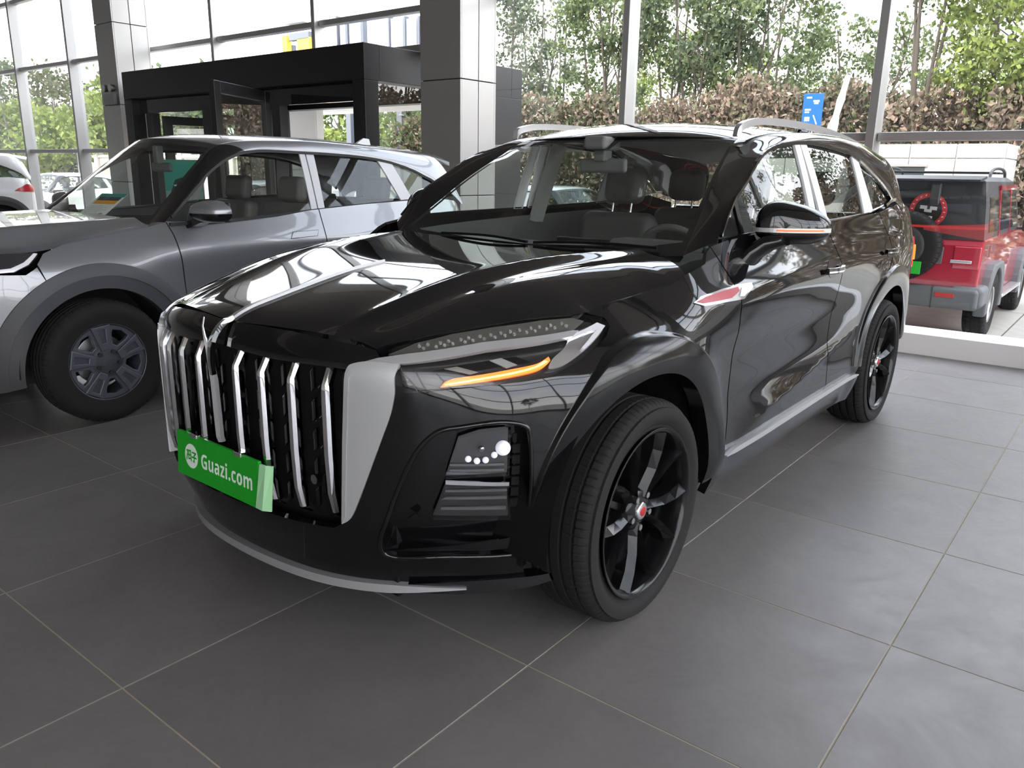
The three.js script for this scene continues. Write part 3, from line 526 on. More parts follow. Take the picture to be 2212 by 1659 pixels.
const hoodY = (u, a) => { u = Math.abs(u); const af = afU(Math.min(u, U0)), k = u > U0 ? 1 - sstep(u, U0, U0 + 0.1) : 1; return hood1(u, a) - k * (hood1(u, af) - yfU(Math.min(u, U0))) * gDrop((a - af) / 0.11); };
const hoodRear = (u) => 1.365 + 0.075 * (u / 0.78) ** 2;
{
  const uEnd = ss[ss.length - 1][0], aEnd = ss[ss.length - 1][1];
  const edgeU = (e) => { const a = lerp(ss[0][1], aEnd, clamp(e, 0, 1)); return usA(a); };
  const lift = (s, e) => { // s -1..1 across, e 0..1 along
    const uu = edgeU(e), sg = Math.sign(s) || 1, u = Math.abs(s) * uu, w = Math.abs(s) ** 3;
    const a0 = u < U0 ? afU(u) : 0, aIn = lerp(afU(Math.min(u, U0)), hoodRear(u), e), aSide = lerp(ss[0][1], aEnd, e), a = lerp(aIn, aSide, w);
    return [sg * u, hoodY(u, a), -a];
  };
  const h = mesh('hood', sheet([[-1, 0], [1, 0], [1, 1], [-1, 1]], lift, { res: 2 / 150, resq: 1 / 120, sign: 1, flange: 0.05 }), P.black, car);
  const sp = []; for (let i = 0; i <= 24; i++) { const a = lerp(0.055, 0.66, i / 24); sp.push([0, hoodY(0, a) + 0.002, -a]); }
  mesh('spine_trim', strip(sp, (t) => 0.016 * (1 - 0.75 * t), 0.012), P.satin, h);
}
// ---- fenders, bumper, nose
const arch = (c, a0, a1, r = ARCH) => circ2(c, HUB, r, a0, a1, 40);
const lampLower = S.picks([[1318, 702], [1312, 726], [1271, 766], [1239, 789], [1192, 812], [1094, 829], [977, 841], [905, 848], [862, 851]]);
const bumperSeam = S.picks([[1239, 789], [1270, 814], [1302, 842]]);
{
  const j = bumperSeam[2], ja = S.ca(j[0]), ang = Math.atan2(j[1] - HUB, ja - FA) * 180 / Math.PI;
  const poly = [...lampLower.slice(0, 4).reverse(), S.pick(1303, 686), S.pick(1276, 679), S.pick(1270, 676), ...seamSide.slice(6), ...toRing([[1.36, 1.10], [1.40, 1.135], [1.435, 1.15], [1.452, 1.10], [1.468, 1.04], [1.488, 0.95], [1.50, 0.85], [1.502, 0.7], [1.495, 0.55], [1.475, 0.43], [1.455, 0.37], [1.44, 0.315]]), ...toRing(arch(FA, -6, ang - 0.5)), bumperSeam[1]];
  both('fender', sheet(poly, S.ring, { res: 0.018, flange: 0.016, sign: 1 }), P.black);
  const silverEdge = S.picks([[863, 797], [857, 815], [850, 850], [841, 895], [826, 945], [810, 993], [775, 1083], [752, 1126]]);
  const fog = curve2(S.picks([[898, 985], [941, 935], [1000, 922], [1080, 912], [1128, 916], [1141, 930], [1146, 1020], [1143, 1130], [1128, 1178], [1105, 1198], [960, 1203], [832, 1196], [845, 1110]]), true, 4);
  const a0 = Math.atan2(0.26 - HUB, -0.43) * 180 / Math.PI + 360;
  const top = [[0, 0.43], [0.25, 0.43], [0.42, 0.432], ...silverEdge.slice().reverse(), ...lampLower.slice(3).reverse().slice(1)];
  const poly2 = [...top, ...bumperSeam, ...toRing(arch(FA, ang + 0.5, 193)), ...toRing([[0.45, 0.235]]), [S.pOf(0.8, 0.375), 0.225], [S.pOf(0.63, 0.195), 0.225], [S.pOf(0.4, 0.06), 0.235], [0, 0.24]];
  both('front_bumper', sheet(poly2, S.ring, { res: 0.016, flange: 0.02, sign: 1, holes: [fog] }), P.black);
  // fog lamp pocket
  const cen = fog.reduce((s, q) => [s[0] + q[0] / fog.length, s[1] + q[1] / fog.length], [0, 0]), shrink = (k) => fog.map((q) => [lerp(cen[0], q[0], k), lerp(cen[1], q[1], k)]);
  both('lamp_pocket', join([sheet(fog, S.ring, { res: 0.02, push: -0.06, sign: 1 }), sheet(shrink(1.012), S.ring, { res: 0.05, push: 0.001, sign: 1, flange: 0.065, holes: [shrink(0.985)] })]), P.trim);
  const lens = (list, push, m, name, parent) => { const g = sheet(S.picks(list), S.ring, { res: 0.02, push, sign: 1, flange: 0.006 }); return [mesh(name, g, m, parent ?? car), mesh(name, mirror(g), m, parent ?? car)]; };
  lens([[992, 954], [1040, 938], [1094, 932], [1104, 934], [1103, 1033], [967, 1040]], -0.016, P.clear, 'low_beam_lens');
  { const q = []; for (let i = 0; i <= fog.length; i++) q.push(V3(...S.lift(...fog[i % fog.length]))); const tg = new THREE.TubeGeometry(new THREE.CatmullRomCurve3(q.slice(0, -1), true), 160, 0.007, 8, true); both('pocket_bezel', tg, P.black); }
  lens([[965, 1056], [1103, 1056], [1107, 1130], [936, 1129]], -0.016, P.clear, 'fog_lamp_lens');
  lens([[963, 1043], [1104, 1046], [1104, 1054], [960, 1051]], -0.012, P.chrome, 'chrome_strip');
  lens([[992, 954], [1040, 938], [1094, 932], [1104, 934], [1103, 1033], [967, 1040]], -0.040, mat([0.07, 0.07, 0.075], 0.2, 0.6), 'reflector');
  lens([[965, 1056], [1103, 1056], [1107, 1130], [936, 1129]], -0.040, mat([0.04, 0.04, 0.043], 0.2, 0.5), 'reflector');
  for (const [x, y] of [[1082, 975], [1066, 990], [1050, 1001], [1030, 1003], [1008, 999], [1040, 975]]) for (const s of [1, -1]) { const v = S.lift(...S.pick(x, y)); mesh('projector_lamp', at(new THREE.SphereGeometry(x > 1075 ? 0.021 : 0.009, 20, 14), s * (v[0] - 0.016), v[1], v[2] - 0.020), x === 1040 ? mat([0.5, 0.5, 0.52], 0.1, 1) : P.led, car); }
  for (let k = 0; k < 5; k++) lens([[972 + (k > 1 ? -6 * (k - 1) : 0), [1012, 1024, 1070, 1086, 1108][k]], [1098, [1010, 1022, 1068, 1084, 1106][k]], [1098, [1014, 1027, 1073, 1090, 1113][k]], [970 + (k > 1 ? -6 * (k - 1) : 0), [1016, 1028, 1074, 1090, 1113][k]]], -0.03, mat([0.14, 0.14, 0.145], 0.3, 0.5), 'lamp_rib');
  for (let k = 0; k < 8; k++) lens([[1112, 945 + k * 24], [1128, 943 + k * 24], [1128, 962 + k * 24], [1112, 963 + k * 24]], -0.03, P.matt, 'vent_slat');
  lens([[880, 1131], [895, 1120], [909, 1131], [895, 1145]], -0.028, P.trim, 'parking_sensor');
  // lower blade of the pocket, splitter under the bumper
  lens([[800, 1200], [880, 1190], [1110, 1165], [1118, 1186], [960, 1202], [850, 1206]], -0.01, P.black, 'lower_blade');
  const lip = []; for (let i = 0; i <= 60; i++) { const p = lerp(-0.80, 0.80, i / 60), v = S.lift(p, 0.244); lip.push([v[0], v[1] - 0.012, v[2]]); }
  mesh('lip_trim', strip(lip, 0.05, (t) => 0.026 * Math.min(1, 6 * Math.min(t, 1 - t) + 0.15)), P.satin, car);
  const lipBlack = []; for (let i = 0; i <= 40; i++) { const p = lerp(0.55, 1.18, i / 40), v = S.lift(p, 0.235); lipBlack.push([v[0] - 0.01, v[1] - 0.004, v[2]]); }
  both('lip_end', strip(lipBlack, 0.05, (t) => 0.012 + 0.03 * Math.sin(Math.PI * t)), P.black);
  // nose between hood and grille
  const nt = S.picks([[516, 761], [575, 772], [633, 782], [700, 791], [751, 798], [790, 790], [822, 779]]);
  const np = [[0, nt[0][1] + 0.012], ...nt.slice(1), ...seamFront.slice(1).concat([seamSide[0]]).reverse().map(([p, y]) => [p, y - 0.0015]), [0, seamFront[0][1] - 0.0015]];
  both('nose_panel', sheet(np, S.ring, { res: 0.014, flange: 0.012, sign: 1 }), P.black);
  // silver blades beside the grille
  const sb = curve2([...S.picks([[749, 806, 1], [763, 789], [800, 783], [862, 788, 1], [857, 815], [850, 850], [841, 895], [826, 945], [810, 993], [775, 1083], [757, 1118], [742, 1128, 1], [744, 953]])], true, 4);
  both('grille_side_blade', sheet(sb, S.ring, { res: 0.014, push: 0.012, flange: 0.03, sign: 1 }), P.silver);
  both('blade_edge', sheet(S.picks([[746, 812], [757, 800], [764, 800], [755, 815], [752, 953], [749, 1112], [741, 1127], [743, 953]]), S.ring, { res: 0.014, push: 0.0145, flange: 0.004, sign: 1 }), P.satin);
  // bumper underside and grille cavity
  const gb = []; for (const p of [-0.5, -0.25, 0, 0.25, 0.5]) gb.push([p, 0.30]); for (const p of [0.5, 0.25, 0, -0.25, -0.5]) gb.push([p, 0.92]);
  const gr = new THREE.Group(); gr.name = 'grille'; car.add(gr);
  mesh('grille_back', sheet(gb, S.ring, { res: 0.03, push: -0.055, sign: 1 }), P.matt, gr);
  const bars = [0.098, 0.198, 0.300, 0.402].map((u) => S.pOf(u, 0.03 + 0.35 * u * u));
  const topY = pchip([[0, 0.905], [0.25, 0.900], [0.45, 0.888]]);
  for (const s of [-1, 1]) for (const p0 of bars) {
    const rows = [], y1 = topY(p0), y0 = 0.452;
    for (const [t, w, out, dp] of [[1.03, 0.022, -0.012, 0.005], [0.99, 0.024, -0.006, 0.004], [0.90, 0.022, 0.010, 0], [0.86, 0.026, 0.012, 0], [0.45, 0.027, 0.011, 0], [0.2, 0.024, 0.008, 0.003], [0.06, 0.019, -0.004, 0.008], [0, 0.014, -0.035, 0.012]]) {
      const y = lerp(y0, y1, t), row = [];
      for (const [k, d] of [[-0.5, -0.028], [-0.5, -0.006], [-0.22, 0.003], [0.22, 0.003], [0.5, -0.006], [0.5, -0.028]]) { const p = s * (p0 + dp) + k * w, v = S.lift(p, y), n = normalOf(S.ring, p, y, 1); row.push(v.map((c, i) => c + n[i] * (out + d))); }
      rows.push(row);
    }
    mesh('grille_bar', toCreasedNormals(prism(rows), 0.5), P.chrome, gr);
  }
  const tooth = extr([[-0.004, -0.032], [0.004, -0.022], [0.004, 0.032], [-0.004, 0.022]], 0.012, 0.002);
  for (let c = -4; c <= 4; c++) { const mids = c === 0 ? [] : [Math.sign(c) * (Math.abs(c) < 4 ? (bars[Math.abs(c) - 1] + bars[Math.abs(c)]) / 2 : bars[3] + 0.048)];
    if (Math.abs(c) === 1) mids.push(Math.sign(c) * 0.05);
    for (const m of mids) for (let k = 0; k < 5; k++) for (const e of [-1, 1]) {
      const p = m + e * 0.012, y = 0.50 + k * 0.086 + (e > 0 ? 0.043 : 0), v = S.lift(p, y), n = normalOf(S.ring, p, y, 1); if (y > topY(Math.abs(p)) - 0.03) continue;
      const o = mesh('grille_tooth', tooth, P.trim, gr); o.position.set(v[0] + n[0] * -0.045, v[1], v[2] + n[2] * -0.045); o.rotation.y = Math.atan2(n[0], n[2]);
    }
  }
  const sen = S.lift(0.345, 0.56); mesh('parking_sensor', at(cyl(0.014, 0.014, 0.02).rotateX(Math.PI / 2), sen[0], sen[1], sen[2] - 0.03), P.trim, gr);
  // upright emblem: a blade down the middle and a swept wing
  const em = []; for (const [y, w, a] of [[0.985, 0.004, -0.022], [0.96, 0.006, -0.03], [0.93, 0.009, -0.03], [0.90, 0.013, -0.026], [0.8, 0.021, -0.02], [0.7, 0.024, -0.018], [0.63, 0.022, -0.016], [0.612, 0.016, -0.01]]) { const o = -0.016 * sstep(y, 0.85, 1.0); const dz = 0.002 + 0.010 * (1 - sstep(y, 0.88, 0.95)); em.push([[o - w / 2, y, -a - dz], [o - w / 2, y, -a], [o, y, -a + dz * 0.6], [o + w / 2, y, -a], [o + w / 2, y, -a - dz]]); }
  mesh('emblem', prism(em), P.satin, car);
  const wing = [[0.006, 0.82, 0.020], [0.008, 0.87, 0.024], [0.010, 0.915, 0.018], [0.009, 0.945, 0.000], [0.004, 0.966, -0.030], [0, 0.974, -0.058]];
  mesh('emblem_wing', strip(new THREE.CatmullRomCurve3(wing.map((q) => V3(...q))).getPoints(24), (t) => 0.013 + 0.004 * t, 0.014, [0, 0.5, 1]), P.chrome, car);
}
{ // ---- head lamps
  const outline = S.picks([[835, 757], [890, 736], [977, 716], [1063, 702], [1173, 687], [1262, 680], [1298, 685], [1316, 701], [1311, 725], [1271, 765], [1231, 792], [1192, 811], [1094, 827], [977, 839], [868, 850], [864, 800], [845, 785]]);
  const put = (name, list, push, m, fl, parent, sm) => { const g = sheet(sm ? curve2(S.picks(list), true, 5) : S.picks(list), S.ring, { res: 0.012, push, sign: 1, flange: fl }); parent.forEach((q, i) => mesh(name, i ? mirror(g) : g, m, q)); };
  const hl = [0, 1].map(() => { const g = new THREE.Group(); g.name = 'headlamp'; car.add(g); return g; });
  const body = sheet(outline, S.ring, { res: 0.015, push: -0.03, sign: 1 }); hl.forEach((q, i) => mesh('lamp_housing', i ? mirror(body) : body, P.lamp, q));
  put('upper_insert', [[840, 762], [900, 737], [977, 717], [1063, 703], [1173, 688], [1240, 683], [1262, 690], [1235, 714], [1039, 740], [879, 765]], -0.008, mat([0.10, 0.095, 0.085], 0.3, 0.3), 0.01, hl);
  { // small studs on the insert
    const st = cyl(0.0045, 0.0055, 0.004, 10); for (let k = 0; k < 30; k++) { const row = k % 2, x = 905 + k * 11, yb = lerp(742, 690, (x - 900) / 330) + (row ? 10 : 3), q = S.pick(x, yb), v = S.lift(...q), n = normalOf(S.ring, ...q, 1); for (const i of [0, 1]) { const o = mesh('lamp_stud', st, P.satin, hl[i]); o.position.set((i ? -1 : 1) * (v[0] - n[0] * 0.006), v[1] - n[1] * 0.006, v[2] - n[2] * 0.006); o.quaternion.setFromUnitVectors(V3(0, 1, 0), V3((i ? -1 : 1) * n[0], n[1], n[2])); } }
  }
  put('chrome_blade', [[760, 789], [820, 775], [879, 767], [1039, 742], [1235, 716], [1250, 716], [1232, 729], [1055, 758], [883, 786], [820, 790]], 0.006, P.satin, 0.016, hl);
  put('daytime_light', [[1240, 716], [1296, 692], [1309, 700], [1292, 728], [1255, 762], [1218, 786], [1192, 792], [1200, 770], [1226, 745]], -0.014, mat([0.72, 0.72, 0.75], 0.16, 0.9), 0.012, hl, true);
  put('light_guide', [[1226, 724], [1262, 709], [1294, 693], [1307, 701], [1288, 727], [1262, 752], [1257, 747], [1282, 722], [1292, 706], [1262, 717], [1230, 731]], -0.006, P.drl, 0.008, hl);
  put('turn_signal', [[957, 826, 1], [985, 817], [1050, 806], [1110, 794], [1160, 782], [1185, 766, 1], [1194, 775], [1168, 796], [1112, 811], [1050, 823], [985, 834], [956, 838, 1]], -0.012, P.amber, 0.012, hl, true);
  put('signal_core', [[966, 830, 1], [990, 825], [1050, 814], [1110, 802], [1158, 789], [1180, 776, 1], [1184, 778], [1161, 792], [1111, 805.5], [1050, 817.5], [990, 828.5], [965, 833, 1]], -0.008, mat([0.9, 0.6, 0.3], 0.4, 0, { emissive: lin(1.0, 0.5, 0.11), emissiveIntensity: 0.75 }), 0.004, hl, true);
  put('lamp_fin', [[930, 800], [1000, 782], [1080, 768], [1120, 762], [1150, 775], [1100, 784], [1010, 800]], -0.02, P.trim, 0.01, hl);
  put('reflector', [[1060, 772], [1085, 766], [1120, 782], [1095, 790]], -0.018, P.satin, 0.004, hl);
  put('reflector', [[960, 793], [985, 787], [1035, 800], [1015, 806]], -0.018, mat([0.3, 0.29, 0.27], 0.3, 0.8), 0.004, hl);
  const lensG = sheet(outline, S.ring, { res: 0.012, push: 0.0, sign: 1 }); hl.forEach((q, i) => mesh('lamp_lens', i ? mirror(lensG) : lensG, P.clear, q));
}
{ // ---- side: doors, sills, arches, quarters
  const fd = toRing([[1.438, 1.152], [1.46, 1.10], [1.476, 1.04], [1.496, 0.95], [1.508, 0.85], [1.51, 0.7], [1.503, 0.55], [1.483, 0.43], [1.475, 0.40], [2.0, 0.398], [2.6, 0.396], [2.645, 0.42], [2.655, 0.55], [2.655, 0.8], [2.64, 1.0], [2.60, 1.11], [2.54, 1.20], [2.1, 1.192], [1.8, 1.182], [1.55, 1.168]]);
  const rd = toRing([[2.548, 1.20], [2.608, 1.11], [2.648, 1.0], [2.663, 0.8], [2.663, 0.55], [2.653, 0.42], [2.61, 0.396], [3.10, 0.396], [3.16, 0.45], [3.185, 0.55], [3.23, 0.66], [3.32, 0.78], [3.44, 0.88], [3.55, 0.98], [3.58, 1.08], [3.46, 1.215], [3.2, 1.212]]);
  const doors = (name, poly, handle) => [0, 1].map((i) => {
    const d = new THREE.Group(); d.name = name; car.add(d); const g = sheet(poly, S.ring, { res: 0.018, flange: 0.018, sign: 1 }); mesh('door_skin', i ? mirror(g) : g, P.black, d);
    const [ha, hy] = handle, hp = []; for (let k = 0; k <= 12; k++) { const a = ha - 0.11 + 0.22 * k / 12, v = S.side(a, hy); hp.push([v[0] + 0.034 * Math.sin(Math.PI * clamp(k / 12, 0.04, 0.96)) ** 0.5, hy, v[2]]); }
    const hg = strip(hp, 0.016, 0.026), h = mesh('door_handle', i ? mirror(hg) : hg, P.black, d);
    const ct = strip(hp.map((q) => [q[0] + 0.006, q[1] - 0.004, q[2]]), 0.008, 0.007); mesh('handle_trim', i ? mirror(ct) : ct, P.chrome, h);
    const cup = sheet(circ2(ha, hy + 0.002, 0.042, 0, 360, 20).slice(0, 20).map(([a, y]) => [lerp(ha, a, 1.6), y]), S.side, { res: 0.02, push: 0.0012, sign: 1 }); mesh('handle_cup', i ? mirror(cup) : cup, P.trim, h);
    return d;
  });
  const fDoor = doors('front_door', fd, [2.50, 0.995]), rDoor = doors('rear_door', rd, [3.50, 1.015]);
  const rq = toRing([[3.468, 1.217], [3.59, 1.08], [3.558, 0.975], [3.448, 0.872], [3.328, 0.772], ...arch(RA, 137, 4).map((q) => q), [4.2, 0.37], [4.33, 0.35], [4.36, 0.6], [4.38, 0.9], [4.40, 1.06], [4.36, 1.20], [4.02, 1.26], [3.7, 1.235]]);
  both('rear_quarter', sheet(rq, S.ring, { res: 0.02, flange: 0.016, sign: 1 }), P.black);
  const P1 = S.P, pT = S.pA(4.33);
  both('rear_bumper', sheet([[pT, 0.25], [pT, 0.6], [S.pA(4.36), 0.62], [P1, 0.62], [P1, 0.25]], S.ring, { res: 0.03, flange: 0.02, sign: 1 }), P.black);
  both('tailgate', sheet([[S.pA(4.365), 0.63], [P1, 0.63], [P1, 1.16], [S.pA(4.42), 1.18], [S.pA(4.41), 1.06], [S.pA(4.39), 0.9]], S.ring, { res: 0.03, flange: 0.02, sign: 1 }), P.black);
  both('light_bar', sheet([[S.pA(4.44), 0.945], [P1, 0.955], [P1, 0.975], [S.pA(4.44), 0.968]], S.ring, { res: 0.03, push: 0.014, flange: 0.012, sign: 1 }), mat([0.5, 0.03, 0.02], 0.2, 0, { emissive: lin(1.0, 0.03, 0.03), emissiveIntensity: 1.2 }));
  both('turn_signal', sheet([[S.pA(4.36), 0.90], [S.pA(4.40), 0.90], [S.pA(4.46), 0.945], [S.pA(4.46), 0.968], [S.pA(4.40), 0.99], [S.pA(4.37), 0.99]], S.ring, { res: 0.02, push: 0.016, flange: 0.012, sign: 1 }), mat([0.7, 0.25, 0.03], 0.2, 0, { emissive: lin(1.0, 0.22, 0.01), emissiveIntensity: 0.3 }));
  both('tail_lamp', sheet([[S.pA(4.36), 0.86], [S.pA(4.43), 0.84], [P1 - 0.35, 0.93], [P1 - 0.35, 0.97], [S.pA(4.46), 1.0], [S.pA(4.39), 1.04]], S.ring, { res: 0.02, push: 0.008, flange: 0.012, sign: 1 }), mat([0.5, 0.03, 0.02], 0.15, 0, { emissive: lin(1.0, 0.03, 0.03), emissiveIntensity: 0.5 }));
  // sill: dark lower skirt and bright strip
  both('sill', sheet(toRing([[1.405, 0.24], [1.42, 0.31], [1.45, 0.385], [3.14, 0.385], [3.20, 0.30], [3.22, 0.24]]), S.ring, { res: 0.02, flange: 0.03, sign: 1 }), P.trim);
  const cs = []; for (let i = 0; i <= 40; i++) { const a = lerp(1.46, 3.10, i / 40), v = S.side(a, 0.388); cs.push([v[0] + 0.006, 0.388 + 0.006 * (i / 40), v[2]]); }
  both('sill_trim', strip(cs, 0.03, (t) => 0.022 * Math.min(1, 14 * t + 0.2, 20 * (1 - t) + 0.3)), P.satin);
  const fe = []; for (let i = 0; i <= 8; i++) { const y = lerp(0.37, 0.445, i / 8), v = S.side(1.425 + 0.1 * (y - 0.37), y); fe.push([v[0] + 0.004, y, v[2]]); } both('fender_reflector', strip(fe, 0.006, 0.012, [1, 0, 0]), P.chrome);
  // arch mouldings and wheel wells
  for (const [c, t0, t1] of [[FA, -4, 188], [RA, 8, 172]]) {
    const lift = (th, rq) => { const r = lerp(rq, 0.45 + (rq - 0.45) * 0.2, c === FA ? sstep(th * 180, 105, 170) : 0), t = th * Math.PI, a = c + r * Math.cos(t), y = HUB + r * Math.sin(t), v = S.side(a, y), q = clamp((0.575 - rq) / 0.012, 0, 1); return [v[0] + (0.004 + 0.014 * (rq - 0.45) / 0.125) * sstep(q, 0, 1), v[1], v[2]]; };
    both('arch_moulding', sheet([[t0 / 180, 0.45], [t1 / 180, 0.45], [t1 / 180, 0.575], [t0 / 180, 0.575]], lift, { res: 0.012, resq: 0.004, sign: 1, flange: 0.0 }), P.trim);
    const rim = (th, q) => { const t = th * Math.PI, r = 0.45, a = c + r * Math.cos(t), y = HUB + r * Math.sin(t), v = S.side(a, y); return [v[0] + 0.004 - q * 0.055, y, v[2]]; };
    both('arch_lip', sheet([[t0 / 180, 0], [t1 / 180, 0], [t1 / 180, 1], [t0 / 180, 1]], rim, { res: 0.015, resq: 0.25, sign: 1 }), P.trim);
    both('wheel_well', halfWell(0.47, 0.34).translate(0.90, HUB, -c), P.matt);
  }
  mesh('underbody', [box(-0.80, 0.80, 0.20, 0.42, -3.2, -1.4), box(-0.52, 0.52, 0.20, 0.60, -4.45, -0.2), box(-0.78, 0.78, 0.24, 0.5, -4.4, -4.2)], P.matt, car);
  // red and white badge on the fender
  const bd = (list, push, m, name) => both(name, sheet(S.picks(list), S.ring, { res: 0.012, push, flange: 0.006, sign: 1 }), m);
  bd([[1497, 655], [1515, 641], [1555, 626], [1590, 616], [1622, 611], [1624, 620], [1606, 646], [1575, 652], [1540, 658], [1520, 662]], 0.004, P.chrome, 'fender_badge');
  bd([[1505, 653], [1522, 642], [1558, 630], [1592, 620], [1596, 629], [1580, 644], [1545, 652], [1520, 656]], 0.006, P.red, 'badge_inlay');
  bd([[1598, 622], [1620, 614], [1621, 620], [1606, 640], [1594, 641]], 0.0065, P.white, 'badge_tip');

  // ---- glass house
  const pairs = [[1.41, 1.165, 0.735, 1.112, 1.435], [1.60, 1.283, 0.70, 1.22, 1.605], [1.85, 1.383, 0.655, 1.36, 1.82], [2.12, 1.48, 0.61, 1.475, 2.03], [2.36, 1.535, 0.585, 1.553, 2.20], [2.8, 1.566, 0.650, 1.595, 2.70], [3.2, 1.552, 0.650, 1.59, 3.2], [3.5, 1.522, 0.635, 1.567, 3.65], [3.75, 1.432, 0.61, 1.53, 4.05], [3.95, 1.325, 0.59, 1.49, 4.36], [4.1, 1.268, 0.61, 1.40, 4.50], [4.42, 1.215, 0.66, 1.25, 4.56]];
  { const q = onGlass([[1544, 512], [1575, 440], [1607, 387], [1638, 335], [1668, 313], [1735, 305], [1790, 316], [1838, 333], [1880, 370], [1908, 402], [1926, 430]]); q.forEach(([a, y], i) => { pairs[i][0] = a; pairs[i][1] = y; }); pairs[0][1] -= 0.02; }
  const oc = new THREE.CatmullRomCurve3(pairs.map(([a, y]) => V3(G(a, y) + 0.004, y, -a))), ic = new THREE.CatmullRomCurve3(pairs.map((q) => V3(q[2], q[3], -q[4])));
  const frame = (t, s) => { const A = oc.getPoint(clamp(t, 0, 1)), B = ic.getPoint(clamp(t, 0, 1)), d = A.distanceTo(B), b = Math.sin(Math.PI * clamp(s, 0, 1)) ** 0.8 * d * lerp(0.05, 0.16, sstep(t, 0.3, 0.42)); const m = A.clone().lerp(B, s); return [m.x + b * 0.62, m.y + b * 0.72, m.z + b * 0.3 * (1 - sstep(t, 0.25, 0.45))]; };
  both('side_frame', sheet([[0, 0], [1, 0], [1, 1], [0, 1]], frame, { res: 1 / 140, resq: 1 / 14, sign: 1 }), P.black);
  // windshield, roof, rear glass
  const N = pairs.length - 1, E = (t) => ic.getPoint(clamp(t, 0, 1));
  const ws = (s, t) => { const e = E(t * 4 / N), k = s * s, cy = lerp(1.088, 1.562, t) + 0.075 * t * (1 - t), ca = lerp(1.405, 2.05, t); return [s * e.x, lerp(cy, e.y, k), -lerp(ca, -e.z, k)]; };
  mesh('windshield', sheet([[-1, 0], [1, 0], [1, 1], [-1, 1]], ws, { res: 0.03, resq: 0.03, sign: 1 }), P.glass, car);
  const frit = [[-1, 0], [1, 0], [1, 1], [-1, 1]], fh = [[-0.972, 0.10], [-0.86, 0.06], [0, 0.045], [0.80, 0.075], [0.965, 0.11], [0.978, 0.92], [0.95, 0.948], [0.16, 0.945], [0.13, 0.86], [-0.13, 0.86], [-0.16, 0.945], [-0.94, 0.945], [-0.972, 0.92]];
  mesh('windshield_border', sheet(frit, ws, { res: 0.03, sign: 1, push: -0.004, holes: [fh] }), P.matt, car);
  const crown = pchip([[0, 0.008], [0.05, 0.032], [0.12, 0.050], [0.25, 0.056], [0.6, 0.056], [1, 0.05]]);
  const roof = (s, t) => { const e = E(lerp(4, 9, t) / N), k = s * s, cy = e.y + crown(t), ca = -e.z - 0.17 * (1 - t) ** 2 + 0.10 * t * t; return [s * e.x, lerp(cy, e.y, k * (0.55 + 0.45 * k)), -lerp(ca, -e.z, k)]; };
  mesh('roof', sheet([[-1, 0], [1, 0], [1, 0.235], [-1, 0.235]], roof, { res: 0.04, resq: 0.02, sign: 1, flange: 0.01 }), P.black, car);
  mesh('roof_glass', sheet([[-1, 0.243], [1, 0.243], [1, 1], [-1, 1]], roof, { res: 0.04, resq: 0.02, sign: 1, flange: 0.01 }), mat([0.006, 0.007, 0.007], 0.03), car);
  const rg = (s, t) => { const e = E(lerp(9, 11, t) / N), k = s * s; return [s * e.x, lerp(lerp(1.54, 1.22, t), e.y, k), -lerp(lerp(4.48, 4.62, t), -e.z, k)]; };
  mesh('rear_window', sheet([[-1, 0], [1, 0], [1, 1], [-1, 1]], rg, { res: 0.05, sign: 1 }), P.tint, car);
  // side windows
  const bq = onGlass([[1550, 521], [1600, 509], [1775, 480], [1868, 462], [1905, 447], [1926, 432]]), belt = pchip([[1.40, bq[0][1] - 0.003], ...bq, [4.4, bq[5][1] + 0.004]]);
  const wtop = (a) => { let b = 1e9, y = 0; for (let i = 0; i <= 300; i++) { const q = oc.getPoint(i / 300); if (Math.abs(-q.z - a) < b) { b = Math.abs(-q.z - a); y = q.y; } } return y - 0.012; };
  const win = (a0, a1, top0, top1) => { const r = []; for (let i = 0; i <= 30; i++) { const a = lerp(a0, a1, i / 30); r.push([a, belt(a)]); } for (let i = 30; i >= 0; i--) { const a = lerp(top0, top1, i / 30); r.push([a, Math.max(belt(clamp(a, a0, a1)) + 0.002, wtop(a))]); } return r; };
  const pane = (name, poly, m, parent) => { const g = sheet(poly, sideGlass, { res: 0.04, sign: 1, push: -0.004 }); [0, 1].forEach((i) => mesh(name, i ? mirror(g) : g, m, parent ? parent[i] : car)); };
  const bp = onGlass([[1713, 305], [1724, 306], [1765, 481], [1753, 484], [1725.5, 306], [1739, 308], [1787, 477], [1774, 480], [1837, 334], [1850, 340], [1885, 459], [1866, 462]]), tip = bq[5][0] + 0.03;
  pane('window', win(pairs[0][0] + 0.02, bp[3][0] + 0.01, pairs[0][0] + 0.02, bp[0][0] + 0.01), P.glass, fDoor); pane('window', win(bp[6][0] - 0.01, bp[11][0] + 0.01, bp[5][0] - 0.01, bp[8][0] + 0.01), P.tint, rDoor); pane('quarter_window', win(bp[10][0] - 0.01, tip, bp[9][0] - 0.01, tip), P.tint);
  const post = (name, b0, b1, t0, t1, m, parent, push) => { const g = sheet([[b0, belt(b0)], [b1, belt(b1)], [t1, wtop(t1) + 0.004], [t0, wtop(t0) + 0.004]], sideGlass, { res: 0.03, sign: 1, push, flange: 0.012 }); [0, 1].forEach((i) => mesh(name, i ? mirror(g) : g, m, parent ? parent[i] : car)); };
  for (const [k, par] of [[0, fDoor], [4, rDoor], [8, rDoor]]) post('pillar_cover', bp[k + 3][0], bp[k + 2][0], bp[k][0], bp[k + 1][0], P.white, par, 0.004);
  post('window_divider', 1.70, 1.725, 1.69, 1.715, P.trim, fDoor, 0.003);
  const bt = (a0, a1, m, h, name, lift = 0) => { const q = []; for (let i = 0; i <= 40; i++) { const a = lerp(a0, a1, i / 40); q.push([G(a, belt(a)) + 0.006, belt(a) + lift, -a]); } both(name, strip(q, 0.014, h), m); };
